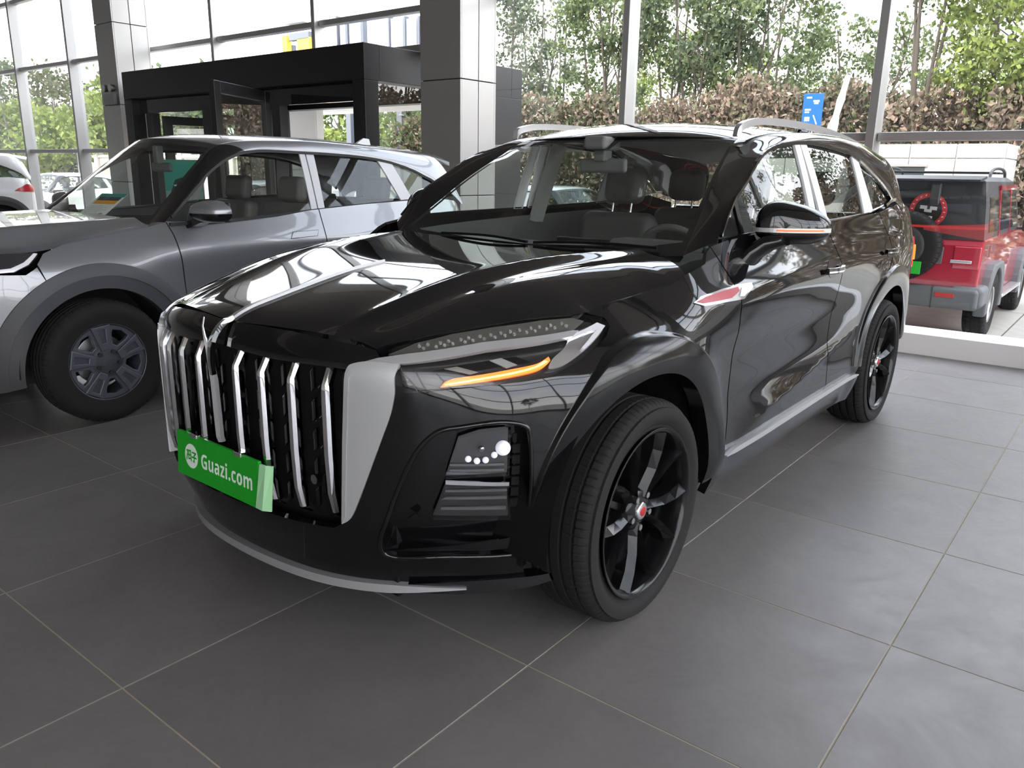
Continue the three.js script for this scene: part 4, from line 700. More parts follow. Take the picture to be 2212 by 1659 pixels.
  bt(pairs[0][0] + 0.02, bp[10][0], P.trim, 0.022, 'belt_moulding', -0.004); bt(bp[10][0], tip + 0.04, P.chrome, 0.02, 'belt_chrome');
  { const q = []; for (let i = 0; i <= 60; i++) { const a = lerp(pairs[0][0] + 0.03, bp[9][0], i / 60), y = wtop(a); q.push([G(a, y) + 0.006, y + 0.004, -a]); } both('window_moulding', strip(q, 0.012, 0.014), P.trim); const r = []; for (let i = 0; i <= 30; i++) { const a = lerp(bp[9][0], tip + 0.02, i / 30), y = Math.max(belt(a), wtop(a)); r.push([G(a, y) + 0.006, y, -a]); } both('window_chrome', strip(r, 0.012, 0.012), P.chrome); }
  { const q = []; for (const [x, y, u] of [[1588, 294, 0.595], [1598, 276, 0.602], [1618, 266, 0.608], [1650, 262, 0.612], [1750, 275, 0.612], [1800, 290, 0.61], [1845, 311, 0.60], [1872, 331, 0.592], [1880, 342, 0.588]]) { const v = pixelOn(x, y, 'x', BX + u); q.push(V3(u, v.y, v.z - BZ)); } const c = new THREE.CatmullRomCurve3(q).getPoints(50); both('roof_rail', strip(c, 0.024, (t) => 0.03 * Math.min(1, 8 * Math.min(t, 1 - t) + 0.25)), P.satin); for (const [a, u, y] of [[2.9, 0.612, 1.612]]) both('rail_foot', rbox(u - 0.012, u + 0.012, y - 0.03, y + 0.01, -a - 0.05, -a + 0.05), P.trim); }
  // ---- mirrors
  const mr = [0, 1].map(() => { const g = new THREE.Group(); g.name = 'wing_mirror'; car.add(g); return g; });
  const cap = (lo, hi, k) => { // rounded shell, flat at the back (where the glass is)
    const lift = (th, s) => { const f = clamp(s, 0, 1), z = 0.075 * Math.cos(f * Math.PI / 2), w = Math.sin(f * Math.PI / 2) ** 0.55, t = lerp(lo, hi, th) * Math.PI, c = Math.cos(t), n = Math.sin(t), e = 1 / (Math.abs(c) ** 2.6 + Math.abs(n) ** 2.6) ** (1 / 2.6); const x = 0.118 * c * e * w * k, y = (n > 0 ? 0.098 - 0.03 * (c * e) : 0.052) * n * e * w * k; return [0.985 + x, 1.203 + y, -1.80 + z * 1.35 - 0.05 - 0.6 * x]; };
    return sheet([[0, 0], [1, 0], [1, 1], [0, 1]], lift, { res: 1 / 40, resq: 1 / 16, sign: -1 });
  };
  const parts = [['mirror_cap', cap(0, 1, 1), P.black], ['mirror_base', cap(1, 2, 0.98), P.trim],
    ['mirror_back', at(extr(curve2([[-0.11, -0.045], [-0.05, -0.052], [0.06, -0.05], [0.105, -0.03], [0.112, 0.01], [0.09, 0.06], [0.02, 0.085], [-0.07, 0.09], [-0.108, 0.06], [-0.116, 0]], true, 4), 0.012, 0.003), 0.985, 1.203, -1.862, 0, 0.54, 0), P.trim],
    ['mirror_arm', toCreasedNormals(prism([[0.855, 1.045, 0.09, 0.055], [0.875, 1.085, 0.08, 0.05], [0.90, 1.125, 0.07, 0.042], [0.94, 1.158, 0.065, 0.04], [0.99, 1.17, 0.05, 0.03]].map(([x, y, w, h], i) => Array.from({ length: 12 }, (_, m) => { const t = m / 12 * 6.283; return [x - 0.4 * h * Math.sin(t), y + h * 0.7 * Math.sin(t), -1.66 - 0.025 * i + w * Math.cos(t)]; }))), 1.0), P.trim]];
  for (const [n, g, m] of parts) mr.forEach((q, i) => mesh(n, i ? mirror(g) : g, m, q));
  const ln = []; for (let i = 0; i <= 20; i++) { const t = lerp(0.0, 1.0, i / 20), x = lerp(-0.118, 0.12, t), z = 0.094 * Math.sqrt(Math.max(0, 1 - (x / 0.121) ** 2)) ** 0.7; ln.push([0.985 + x, 1.203, -1.85 + z * 1.08 - 0.6 * x + 0.003]); }
  const sg = strip(ln, 0.010, 0.016), sa = strip(ln.slice(8, 20).map((q) => [q[0] + 0.001, q[1], q[2] + 0.004]), 0.008, 0.008);
  mr.forEach((q, i) => { mesh('mirror_trim', i ? mirror(sg) : sg, P.satin, q); mesh('turn_signal', i ? mirror(sa) : sa, mat([0.7, 0.22, 0.10], 0.3, 0, { emissive: lin(0.9, 0.22, 0.06), emissiveIntensity: 0.06 }), q); });
  // ---- wheels
  const blackOne = blackWheel(P);
  for (const [a, turnFront] of [[FA, 1], [RA, 0]]) for (const s of [1, -1]) {
    const w = blackOne.clone(); w.position.set(s * 0.848, HUB, -a); w.rotation.y = s < 0 ? Math.PI : 0; car.add(w);
    w.children.filter((c) => c.name !== 'brake_disc').forEach((c) => { if (c.name !== 'tyre') c.rotation.x = a === FA ? 0.28 : 0.5; });
    const cg = caliper(); mesh('brake_caliper', cg.rotateX(s > 0 ? 3.6 : -0.5), mat([0.35, 0.35, 0.36], 0.4, 0.6), w);
  }
  // ---- wipers and cowl
  const cw = (s, t) => { const u = s * 0.735; return [u, lerp(hoodY(Math.min(0.7, Math.abs(u)), hoodRear(u)) - 0.03, lerp(1.084, 1.108, s * s), t), -lerp(hoodRear(u) - 0.02, 1.41 + 0.035 * s * s, t)]; };
  mesh('cowl', sheet([[-1, 0], [1, 0], [1, 1], [-1, 1]], cw, { res: 0.05, resq: 0.5, sign: 1 }), P.matt, car);
  for (const [s0, s1] of [[-0.62, 0.05], [0.10, 0.86]]) { const q = []; for (let i = 0; i <= 12; i++) { const v = ws(lerp(s0, s1, i / 12), 0.035 + 0.02 * Math.sin(i / 12 * Math.PI)); q.push([v[0], v[1] + 0.012, v[2] + 0.010]); } mesh('wiper', strip(q, 0.014, 0.01), P.matt, car); }
  // ---- cabin
  mesh('dashboard', (() => { const pr = [[1.50, 1.06], [1.62, 1.075], [1.85, 1.075], [1.98, 1.05], [2.02, 0.98], [2.0, 0.8], [1.9, 0.6], [1.5, 0.6]]; return at(extr(pr.map(([a, y]) => [a, y]), 1.36, 0.01).rotateY(Math.PI / 2), -0.68, 0, 0); })(), P.inner, car);
  mesh('instrument_hood', rbox(0.16, 0.56, 1.06, 1.12, -2.0, -1.84, 0.03), P.inner, car); mesh('screen', rbox(-0.2, 0.14, 1.02, 1.10, -1.99, -1.965, 0.008), mat([0.01, 0.01, 0.012], 0.08), car);
  mesh('cabin_floor', box(-0.72, 0.72, 0.42, 0.47, -4.2, -1.45), P.inner, car);
  { const w = new THREE.Group(); w.name = 'steering_wheel'; car.add(w); w.position.set(0.36, 1.0, -2.12); w.rotation.x = 0.42; mesh('wheel_ring', new THREE.TorusGeometry(0.185, 0.016, 12, 48), P.inner, w); mesh('wheel_boss', rbox(-0.075, 0.075, -0.06, 0.06, 0.0, 0.05, 0.03), P.inner, w); for (const s of [-1, 1]) mesh('wheel_spoke', rbox(s > 0 ? 0.06 : -0.175, s > 0 ? 0.175 : -0.06, -0.018, 0.012, 0.0, 0.02, 0.006), P.inner, w); }
  const film = mat([0.96, 0.96, 0.96], 0.06, 0, { transmission: 1, thickness: 0, ior: 1.45 });
  const seatAt = (x, a, w, names, wrap) => {
    const g = new THREE.Group(); g.name = names; car.add(g); g.position.set(x, 0, -a);
    mesh('seat_cushion', rbox(-w / 2, w / 2, 0.47, 0.66, -0.25, 0.28, 0.06, 4), P.seat, g);
    const back = rbox(-w / 2 + 0.02, w / 2 - 0.02, 0, 0.58, -0.07, 0.07, 0.065, 5).rotateX(-0.24).translate(0, 0.62, -0.27); mesh('seat_back', back, P.seat, g);
    for (const hx of w > 0.8 ? [-0.42, 0, 0.42] : [0]) { const hr = mesh('headrest', at(new RoundedBoxGeometry(0.25, 0.20, 0.12, 6, 0.058), hx, 1.33, -0.45, -0.16), P.seat, g); mesh('headrest_post', [at(cyl(0.007, 0.007, 0.12, 8), hx - 0.06, 1.22, -0.42, -0.2), at(cyl(0.007, 0.007, 0.12, 8), hx + 0.06, 1.22, -0.42, -0.2)], P.chrome, hr);
      if (wrap) { const pg = new THREE.SphereGeometry(1, 40, 26), pp = pg.attributes.position; for (let i = 0; i < pp.count; i++) { const v = V3().fromBufferAttribute(pp, i), n = 1 + 0.10 * fbm(v.x * 3 + hx, v.y * 3, v.z * 3 + x, 3); const e = 1 / (Math.abs(v.x) ** 4 + Math.abs(v.y) ** 4 + Math.abs(v.z) ** 4) ** 0.25; pp.setXYZ(i, v.x * e * 0.155 * n, v.y * e * 0.13 * n, v.z * e * 0.085 * n); } pg.computeVertexNormals(); mesh('plastic_cover', at(pg, hx, 1.32, -0.45, -0.16), film, hr); } }
  };
  seatAt(0.36, 2.42, 0.52, 'front_seat', true); seatAt(-0.36, 2.42, 0.52, 'front_seat', true); seatAt(0, 3.32, 1.26, 'rear_seat', false);
  both('door_card', sheet(toRing([[1.56, 0.55], [3.4, 0.6], [3.44, 1.19], [2.5, 1.17], [1.58, 1.14]]), S.ring, { res: 0.06, push: -0.06, sign: 1 }), P.inner); both('door_armrest', rbox(0.78, 0.86, 0.80, 0.86, -2.5, -1.9, 0.02), P.seat);
  mesh('rear_view_mirror', [rbox(-0.125, 0.125, 1.40, 1.465, -2.06, -2.03, 0.02), rbox(-0.03, 0.03, 1.45, 1.55, -2.07, -2.0, 0.01), rbox(-0.06, 0.06, 1.50, 1.56, -2.10, -1.95, 0.02)], P.inner, car);
  mesh('headliner', sheet([[-0.97, 0.01], [0.97, 0.01], [0.97, 0.98], [-0.97, 0.98]], roof, { res: 0.08, resq: 0.05, sign: -1, push: 0.03 }), mat([0.5, 0.5, 0.48], 0.9), car);
  const pil = (i, a0, y0, a1, y1) => { const q = []; for (let k = 0; k <= 8; k++) { const a = lerp(a0, a1, k / 8), y = lerp(y0, y1, k / 8); q.push([G(a, y) - 0.045, y, -a]); } both('inner_pillar', strip(q, 0.09, 0.04, [1, 0, 0]), mat([0.34, 0.34, 0.33], 0.9)); };
  pil(0, 2.64, 1.12, 2.66, 1.55); pil(1, 3.44, 1.2, 3.48, 1.5);
}
{ // ---- green board in the plate holder, lettering printed on it
  const cv = document.createElement('canvas'); cv.width = 880; cv.height = 280; const c = cv.getContext('2d');
  c.fillStyle = '#0fa01e'; c.fillRect(0, 0, 880, 280);
  c.fillStyle = '#e9f3e6'; c.beginPath(); c.ellipse(165, 138, 76, 78, 0, 0, 7); c.fill();
  c.strokeStyle = '#0fa01e'; c.lineWidth = 11; c.lineCap = 'round'; c.lineJoin = 'round';
  const L = (...p) => { c.beginPath(); p.forEach(([x, y], i) => i ? c.lineTo(x, y) : c.moveTo(x, y)); c.stroke(); };
  L([112, 110], [158, 106]); L([122, 112], [110, 168]); L([136, 110], [134, 160], [150, 156]); L([156, 108], [162, 168]); L([118, 136], [152, 134]);
  L([176, 112], [216, 112], [196, 130]); L([196, 130], [196, 170], [186, 166]); L([174, 142], [220, 142]);
  c.fillStyle = '#eef6ec'; c.font = 'bold 128px sans-serif'; c.textAlign = 'left'; c.textBaseline = 'alphabetic'; const tw = c.measureText('Guazi.com').width; c.save(); c.translate(272, 186); c.scale(560 / tw, 1); c.fillText('Guazi.com', 0, 0); c.restore();
  const tx = new THREE.CanvasTexture(cv); tx.colorSpace = THREE.SRGBColorSpace;
  const pl = new THREE.Group(); pl.name = 'number_plate'; car.add(pl); pl.position.set(-0.02, 0.53, 0.022); pl.rotation.set(-0.06, -0.02, 0.0);
  const grn = mat('#0fa01e', 0.35), face = new THREE.PlaneGeometry(0.44, 0.14);
  mesh('plate_board', rbox(-0.22, 0.22, -0.07, 0.07, -0.014, -0.0008, 0.004), grn, pl);
  mesh('plate_print', face, mat(0xffffff, 0.32, 0, { map: tx }), pl);
  mesh('plate_fold', strip([[0.222, 0, 0], [0.245, -0.003, -0.004], [0.262, -0.004, -0.02]], 0.006, 0.134), mat([0.30, 0.55, 0.30], 0.4), pl);
  for (const x of [-0.12, 0.12]) mesh('plate_clip', rbox(x - 0.02, x + 0.02, 0.062, 0.076, -0.02, 0.004, 0.003), P.chrome, pl);
}
// ---------------------------------------------------------------- compact SUV (grey one in the showroom, white ones further off)
function greyWheel(mt) {
  const g = new THREE.Group(); g.name = 'wheel'; const R = 0.342, r = 0.218, f = 0.085;
  mesh('tyre', tyreGeo(R, r, 0.215, 64, 0.004), mt.tyre, g);
  mesh('rim', latheX([[r - 0.004, f - 0.005], [r + 0.005, f + 0.003], [r - 0.006, f + 0.004], [r - 0.014, f - 0.012], [r - 0.03, -0.085], [r - 0.004, -0.09]]), mt.rim, g);
  const holes = [], pol = (rad, deg) => { const t = deg * Math.PI / 180; return [rad * Math.cos(t), rad * Math.sin(t)]; };
  for (let k = 0; k < 5; k++) { const c = k * 72 + 36 + 90; holes.push([pol(0.098, c - 9), pol(0.098, c + 9), pol(0.155, c + 17), pol(r - 0.034, c + 16), pol(r - 0.026, c), pol(r - 0.034, c - 16), pol(0.155, c - 17)]); }
  mesh('rim_face', at(extr(circ2(0, 0, r - 0.006, 0, 360, 60).slice(0, 60), 0.03, 0.005, holes).rotateY(Math.PI / 2), f - 0.038, 0, 0), mt.rim, g);
  for (let k = 0; k < 5; k++) { const c = k * 72 + 90, s = [pol(0.075, c - 16), pol(0.075, c + 16), pol(0.13, c + 14), pol(r - 0.012, c + 13.5), pol(r - 0.012, c - 13.5), pol(0.13, c - 14)], h = [pol(0.105, c - 9), pol(r - 0.028, c - 7.5), pol(r - 0.028, c + 7.5), pol(0.105, c + 9)];
    const sp = mesh('spoke', at(extr(s, 0.022, 0.005, [h]).rotateY(Math.PI / 2), f - 0.016, 0, 0), mt.rim, g);
    mesh('spoke_inlay', at(extr(h, 0.010, 0.002).rotateY(Math.PI / 2), f - 0.013, 0, 0), mt.rim2, sp);
    const A = (c + 36) * Math.PI / 180; mesh('wheel_bolt', at(cyl(0.011, 0.013, 0.022, 8).rotateZ(Math.PI / 2), f - 0.002, Math.sin(A) * 0.062, Math.cos(A) * 0.062), mt.matt, g); }
  mesh('hub', latheX([[0, f + 0.004], [0.03, f + 0.003], [0.036, f - 0.004], [0.085, f - 0.006], [0.095, f - 0.02]], 40), mt.rim2, g);
  mesh('brake_disc', latheX([[0.05, 0.0], [0.14, 0.0], [0.14, -0.022], [0.05, -0.022]], 40), mat([0.4, 0.4, 0.4], 0.35, 1), g);
  return g;
}
const suvWheels = new Map();
function suv(name, label, pos, turn, mt, group) {
  const c = thing(name, label, 'car', pos, turn, group);
  const add = (n, g, m, parent = c) => [mesh(n, g, m, parent), mesh(n, mirror(g), m, parent)];
  const FAx = 0.85, RAx = 3.36, HB = 0.337, RR = 0.425;
  const K = new Shell(pos,
    [[0, 0], [0.2, 0.012], [0.4, 0.05], [0.55, 0.105], [0.68, 0.19], [0.77, 0.29], [0.83, 0.40], [0.868, 0.55], [0.885, 0.75], [0.892, 1.0], [0.895, 1.5], [0.895, 2.2], [0.895, 2.9], [0.89, 3.3], [0.875, 3.6], [0.83, 3.85], [0.72, 3.98], [0.5, 4.05], [0.25, 4.07], [0, 4.075]],
    [[[0, 0], [[0.2, -0.07], [0.35, -0.02], [0.5, 0], [0.7, 0], [0.85, -0.02], [0.93, -0.05], [0.97, -0.09], [1.02, -0.17], [1.2, -0.5]]],
      [[0.77, 0.29], [[0.2, -0.06], [0.35, -0.015], [0.5, 0], [0.72, 0], [0.85, -0.015], [0.93, -0.045], [0.98, -0.09], [1.02, -0.15], [1.2, -0.45]]],
      [[0.868, 0.55], [[0.2, -0.05], [0.4, 0], [0.7, 0], [0.85, -0.008], [0.92, -0.03], [0.97, -0.07], [1.0, -0.11], [1.05, -0.2], [1.2, -0.45]]],
      [[0.888, 0.85], [[0.2, -0.04], [0.5, 0], [0.8, 0], [0.9, -0.02], [0.96, -0.05], [1.0, -0.085], [1.04, -0.14], [1.2, -0.4]]],
      [[0.894, 1.35], [[0.2, -0.06], [0.4, -0.012], [0.6, -0.02], [0.75, -0.015], [0.87, -0.005], [0.94, -0.018], [1.02, -0.06], [1.08, -0.095], [1.2, -0.16]]],
      [[0.895, 2.2], [[0.2, -0.06], [0.4, -0.01], [0.55, -0.026], [0.7, -0.03], [0.84, -0.012], [0.92, -0.002], [0.98, -0.02], [1.05, -0.05], [1.12, -0.08], [1.2, -0.11]]],
      [[0.888, 3.36], [[0.2, -0.05], [0.35, -0.01], [0.6, 0], [0.8, 0.012], [0.93, 0.006], [1.0, -0.02], [1.1, -0.06], [1.2, -0.1]]],
      [[0.83, 3.85], [[0.2, -0.06], [0.5, 0], [0.9, 0], [1.0, -0.02], [1.1, -0.05], [1.2, -0.1]]], [[0, 4.075], [[0.2, -0.08], [0.5, 0], [0.9, -0.02], [1.2, -0.12]]]],
    0.2, 1.2, (p, y, a) => { let o = 0; for (const q of [FAx, RAx]) { const r = Math.hypot(a - q, y - HB); o += 0.012 * Math.exp(-(((r - 0.52) / 0.09) ** 2)) * sstep(a, 0.35, 0.6); } return o; });
  const tr = (l) => l.map(([a, y]) => [K.pA(a), y]), ar = (q, t0, t1, r = RR) => circ2(q, HB, r, t0, t1, 36), opt = { res: 0.022, flange: 0.014 };
  const GG = (a, y) => 0.815 - 0.46 * (y - 1.1) - 0.12 * (y - 1.1) ** 2 - 0.03 * Math.max(0, a - 2.6) ** 2 - 0.02 * Math.max(0, 1.9 - a) ** 2, sg = (a, y) => [GG(a, y), y, -a];
  const belt = pchip([[1.25, 1.075], [1.55, 1.08], [2.1, 1.108], [2.4, 1.13], [3.2, 1.172], [3.6, 1.185], [3.9, 1.16]]);
  // body
  add('fender', sheet(tr([[0.56, 0.90], [0.60, 0.95], [0.72, 0.99], [1.0, 1.03], [1.2, 1.06], [1.30, 1.085], [1.315, 1.02], [1.318, 0.95], [1.335, 0.75], [1.35, 0.5], [1.33, 0.27], ...ar(FAx, -8, 122), [0.585, 0.82]]), K.ring, opt), mt.paint);
  add('front_bumper', sheet([[0, 0.30], [0, 0.84], [K.pOf(0.5, 0.08), 0.84], [K.pOf(0.77, 0.29), 0.86], ...tr([[0.5, 0.85], [0.555, 0.885], [0.58, 0.82], ...ar(FAx, 123, 190), [0.42, 0.27]]), [K.pOf(0.6, 0.14), 0.26]], K.ring, opt), mt.paint);
  add('headlamp', sheet([[K.pOf(0.55, 0.105), 0.86], [K.pOf(0.7, 0.21), 0.86], [K.pOf(0.80, 0.34), 0.872], ...tr([[0.45, 0.865], [0.52, 0.895], [0.575, 0.945], [0.56, 0.955], [0.42, 0.955]]), [K.pOf(0.7, 0.21), 0.945], [K.pOf(0.55, 0.105), 0.93]], K.ring, { res: 0.02, flange: 0.01, push: 0.002 }), mt.lens);
  add('daytime_light', sheet([...tr([[0.36, 0.862], [0.45, 0.868], [0.52, 0.90], [0.572, 0.948], [0.555, 0.95], [0.50, 0.91], [0.44, 0.885], [0.36, 0.878]])], K.ring, { res: 0.015, push: 0.008, flange: 0.01 }), P.drl);
  add('nose_panel', sheet([[0, 0.845], [K.pOf(0.54, 0.1), 0.845], [K.pOf(0.54, 0.1), 0.95], [0, 0.95]], K.ring, { res: 0.03, flange: 0.01 }), mt.matt);
  const hs = (s, e) => { const aa = lerp(0.10, 1.22, e), us = pchip([[0, 0.56], [0.35, 0.70], [0.6, 0.755], [1, 0.745]])(e), u = Math.abs(s) * us, a = lerp(aa - 0.045 * (1 - e) * (1 - s * s), aa + 0.18 * (1 - e) * s * s, 1), y0 = natural([0, 0.08, 0.2, 0.45, 0.8, 1.3], [0.965, 0.995, 1.025, 1.065, 1.09, 1.105])(a), ys = pchip([[0, 0.952], [0.35, 0.975], [0.6, 1.02], [1, 1.068]])(e); const k = Math.abs(s); return [Math.sign(s || 1) * u, lerp(y0 - 0.012 * k * k, ys, sstep(k, 0.72, 1.02) ** 1.3) + 0.010 * Math.exp(-(((k - 0.80) / 0.07) ** 2)), -a]; };
  mesh('hood', sheet([[-1, 0], [1, 0], [1, 1], [-1, 1]], hs, { res: 2 / 90, resq: 1 / 60, flange: 0.03 }), mt.paint, c);
  const doors = (n, poly, hd) => [0, 1].map((i) => { const d = new THREE.Group(); d.name = n; c.add(d); const g = sheet(tr(poly), K.ring, opt); mesh('door_skin', i ? mirror(g) : g, mt.paint, d);
    const q = [[hd[0] - 0.12, hd[1] - 0.03], [hd[0] + 0.10, hd[1] - 0.022], [hd[0] + 0.12, hd[1] + 0.018], [hd[0] - 0.09, hd[1] + 0.014]]; const ln = sheet(tr(q), K.ring, { res: 0.02, push: 0.0015 }), lf = sheet(tr(q.map(([a, y]) => [hd[0] + (a - hd[0]) * 0.965, hd[1] - 0.005 + (y - hd[1] + 0.005) * 0.86])), K.ring, { res: 0.02, push: 0.003 }); const h = mesh('door_handle', i ? mirror(lf) : lf, mt.paint, d); mesh('handle_gap', i ? mirror(ln) : ln, mt.matt, h); return d; });
  const fD = doors('front_door', [[1.308, 1.085], [1.323, 1.02], [1.326, 0.95], [1.343, 0.75], [1.358, 0.5], [1.35, 0.38], [2.36, 0.38], [2.38, 0.6], [2.385, 0.97], [2.39, 1.13], [2.1, 1.108], [1.55, 1.08]], [2.22, 0.98]);
  const rD = doors('rear_door', [[2.398, 1.13], [2.393, 0.97], [2.388, 0.6], [2.368, 0.38], [2.86, 0.38], [2.93, 0.55], [3.03, 0.70], [3.18, 0.85], [3.30, 0.98], [3.32, 1.176], [2.8, 1.155]], [3.14, 1.01]);
  add('rear_quarter', sheet(tr([[3.328, 1.177], [3.308, 0.98], [3.188, 0.845], ...ar(RAx, 115, 0), [3.79, 0.30], [3.86, 0.5], [3.9, 0.9], [3.88, 1.16], [3.6, 1.184]]), K.ring, opt), mt.paint);
  const pe = K.P; add('rear_end', sheet([[K.pA(3.865), 0.5], [K.pA(3.905), 0.9], [K.pA(3.885), 1.15], [pe, 1.15], [pe, 0.30], [K.pA(3.80), 0.30]], K.ring, { res: 0.04, flange: 0.02 }), mt.paint);
  add('tail_lamp', sheet([[K.pA(3.62), 0.965], [K.pA(3.80), 0.95], [K.pA(3.96), 0.945], [pe - 0.3, 0.95], [pe - 0.3, 1.04], [K.pA(3.96), 1.06], [K.pA(3.85), 1.07], [K.pA(3.68), 1.0]], K.ring, { res: 0.03, push: 0.01, flange: 0.02 }), mt.tail);
  add('sill', sheet(tr([[1.29, 0.25], [1.335, 0.37], [2.86, 0.37], [2.93, 0.25]]), K.ring, { res: 0.03, flange: 0.03 }), mt.clad);
  for (const [q, t0, t1] of [[FAx, -10, 190], [RAx, -2, 190]]) {
    const lift = (r0, r1, o0, o1) => (th, s) => { const t = th * Math.PI, r = lerp(r0, r1, s), a = q + r * Math.cos(t), y = HB + r * Math.sin(t), v = K.side(Math.max(0.3, a), y); return [v[0] + lerp(o0, o1, s), y, -a]; };
    const R4 = [[t0 / 180, 0], [t1 / 180, 0], [t1 / 180, 1], [t0 / 180, 1]];
    add('arch_cladding', join([sheet(R4, lift(0.415, 0.485, 0.012, 0.016), { res: 0.015, resq: 0.34 }), sheet(R4, lift(0.485, 0.55, 0.022, 0.010), { res: 0.015, resq: 0.34 }), sheet(R4, lift(0.485, 0.4855, 0.016, 0.022), { res: 0.02, resq: 1 }), sheet(R4, lift(0.55, 0.5505, 0.010, -0.005), { res: 0.02, resq: 1 }), sheet(R4, lift(0.4145, 0.415, -0.05, 0.012), { res: 0.02, resq: 1 })]), mt.clad);
    add('wheel_well', halfWell(0.44, 0.32).translate(0.85, HB, -q), mt.matt);
  }
  mesh('underbody', [box(-0.72, 0.72, 0.2, 0.4, -2.85, -1.35), box(-0.5, 0.5, 0.2, 0.55, -3.9, -0.25)], mt.matt, c);
  // glass house
  const pairs = [[1.28, 1.082, 0.70, 1.07, 1.25], [1.5, 1.25, 0.655, 1.21, 1.42], [1.75, 1.42, 0.60, 1.41, 1.65], [1.98, 1.50, 0.545, 1.535, 1.84], [2.4, 1.51, 0.565, 1.58, 2.4], [3.1, 1.48, 0.55, 1.565, 3.1], [3.4, 1.42, 0.53, 1.54, 3.5], [3.68, 1.31, 0.51, 1.50, 3.85], [3.82, 1.23, 0.55, 1.40, 3.93], [3.93, 1.13, 0.62, 1.2, 3.99]], N = pairs.length - 1;
  const oc = new THREE.CatmullRomCurve3(pairs.map(([a, y]) => V3(GG(a, y) + 0.004, y, -a))), ic = new THREE.CatmullRomCurve3(pairs.map((q) => V3(q[2], q[3], -q[4])));
  const fr = (t, s) => { const A = oc.getPoint(clamp(t, 0, 1)), B = ic.getPoint(clamp(t, 0, 1)), b = Math.sin(Math.PI * clamp(s, 0, 1)) ** 0.8 * A.distanceTo(B) * lerp(0.08, 0.16, sstep(t, 0.25, 0.4)), m = A.lerp(B, s); return [m.x + b * 0.62, m.y + b * 0.72, m.z]; };
  const t3 = 3 / N; add('pillar', sheet([[0, 0], [t3, 0], [t3, 1], [0, 1]], fr, { res: 1 / 120, resq: 1 / 12 }), mt.gloss); add('side_frame', sheet([[t3, 0], [1, 0], [1, 1], [t3, 1]], fr, { res: 1 / 120, resq: 1 / 12 }), mt.paint);
  const E = (t) => ic.getPoint(clamp(t, 0, 1));
  const ws = (s, t) => { const e = E(t * 3 / N), k = s * s; return [s * e.x, lerp(lerp(1.05, 1.575, t) + 0.05 * t * (1 - t), e.y, k), -lerp(lerp(1.14, 1.70, t), -e.z, k)]; };
  mesh('windshield', sheet([[-1, 0], [1, 0], [1, 1], [-1, 1]], ws, { res: 0.05 }), P.glass, c);
  mesh('windshield_border', sheet([[-1, 0], [1, 0], [1, 1], [-1, 1]], ws, { res: 0.05, push: -0.004, holes: [[[-0.95, 0.12], [0, 0.08], [0.95, 0.12], [0.95, 0.93], [0, 0.95], [-0.95, 0.93]]] }), mt.matt, c);
  const rf = (s, t) => { const e = E(lerp(3, 7, t) / N), k = s * s; return [s * e.x, lerp(e.y + 0.04, e.y, k * (0.5 + 0.5 * k)), -lerp(-e.z - 0.14 * (1 - t) ** 2 + 0.12 * t * t, -e.z, k)]; };
  mesh('roof', sheet([[-1, 0], [1, 0], [1, 1], [-1, 1]], rf, { res: 0.05, flange: 0.01 }), mt.paint, c);
  mesh('rear_window', sheet([[-1, 0], [1, 0], [1, 1], [-1, 1]], (s, t) => { const e = E(lerp(7, 9, t) / N), k = s * s; return [s * e.x, lerp(lerp(1.54, 1.14, t), e.y, k), -lerp(lerp(3.97, 4.05, t), -e.z, k)]; }, { res: 0.08 }), P.tint, c);
  const wt = (a) => { let b = 1e9, y = 0; for (let i = 0; i <= 240; i++) { const q = oc.getPoint(i / 240); if (Math.abs(-q.z - a) < b) { b = Math.abs(-q.z - a); y = q.y; } } return y - 0.012; };
  const win = (a0, a1, b0, b1) => { const r = []; for (let i = 0; i <= 24; i++) { const a = lerp(a0, a1, i / 24); r.push([a, belt(a)]); } for (let i = 24; i >= 0; i--) { const a = lerp(b0, b1, i / 24); r.push([a, Math.max(belt(clamp(a, a0, a1)) + 0.002, wt(a))]); } return r; };
  const pane = (n, poly, m, par, push = -0.004, fl = 0) => { const g = sheet(poly, sg, { res: 0.05, push, flange: fl }); [0, 1].forEach((i) => mesh(n, i ? mirror(g) : g, m, par ? par[i] : c)); };
  pane('window', win(1.30, 2.345, 1.33, 2.41), P.glass, fD); pane('window', win(2.45, 3.22, 2.52, 3.12), mt.rearGlass ?? P.glass, rD); pane('quarter_window', win(3.33, 3.78, 3.24, 3.72), P.tint);
  const post = (b0, b1, q0, q1, par, m) => pane('pillar_cover', [[b0, belt(b0)], [b1, belt(b1)], [q1, wt(q1)], [q0, wt(q0)]], m, par, 0.003, 0.01);
  post(2.34, 2.39, 2.405, 2.45, fD, mt.post); post(2.40, 2.455, 2.46, 2.525, rD, mt.post); post(3.21, 3.34, 3.11, 3.25, rD, mt.post);
  { const q = []; for (let i = 0; i <= 40; i++) { const a = lerp(1.31, 3.82, i / 40); q.push([GG(a, belt(a)) + 0.004, belt(a) - 0.004, -a]); } add('belt_moulding', strip(q, 0.014, 0.018), mt.matt); const r = []; for (let i = 0; i <= 50; i++) { const a = lerp(1.33, 3.82, i / 50), y = Math.max(belt(a), wt(a)); r.push([GG(a, y) + 0.004, y + 0.004, -a]); } add('window_moulding', strip(r, 0.014, 0.018), mt.matt); }
  add('rear_spoiler', prism([[[0, 1.555, -3.86], [0, 1.525, -4.10], [0, 1.50, -4.10], [0, 1.51, -3.86]], [[0.36, 1.548, -3.86], [0.36, 1.515, -4.07], [0.36, 1.49, -4.07], [0.36, 1.50, -3.86]], [[0.53, 1.51, -3.80], [0.56, 1.47, -3.98], [0.56, 1.44, -3.98], [0.52, 1.47, -3.80]]]), mt.paint);
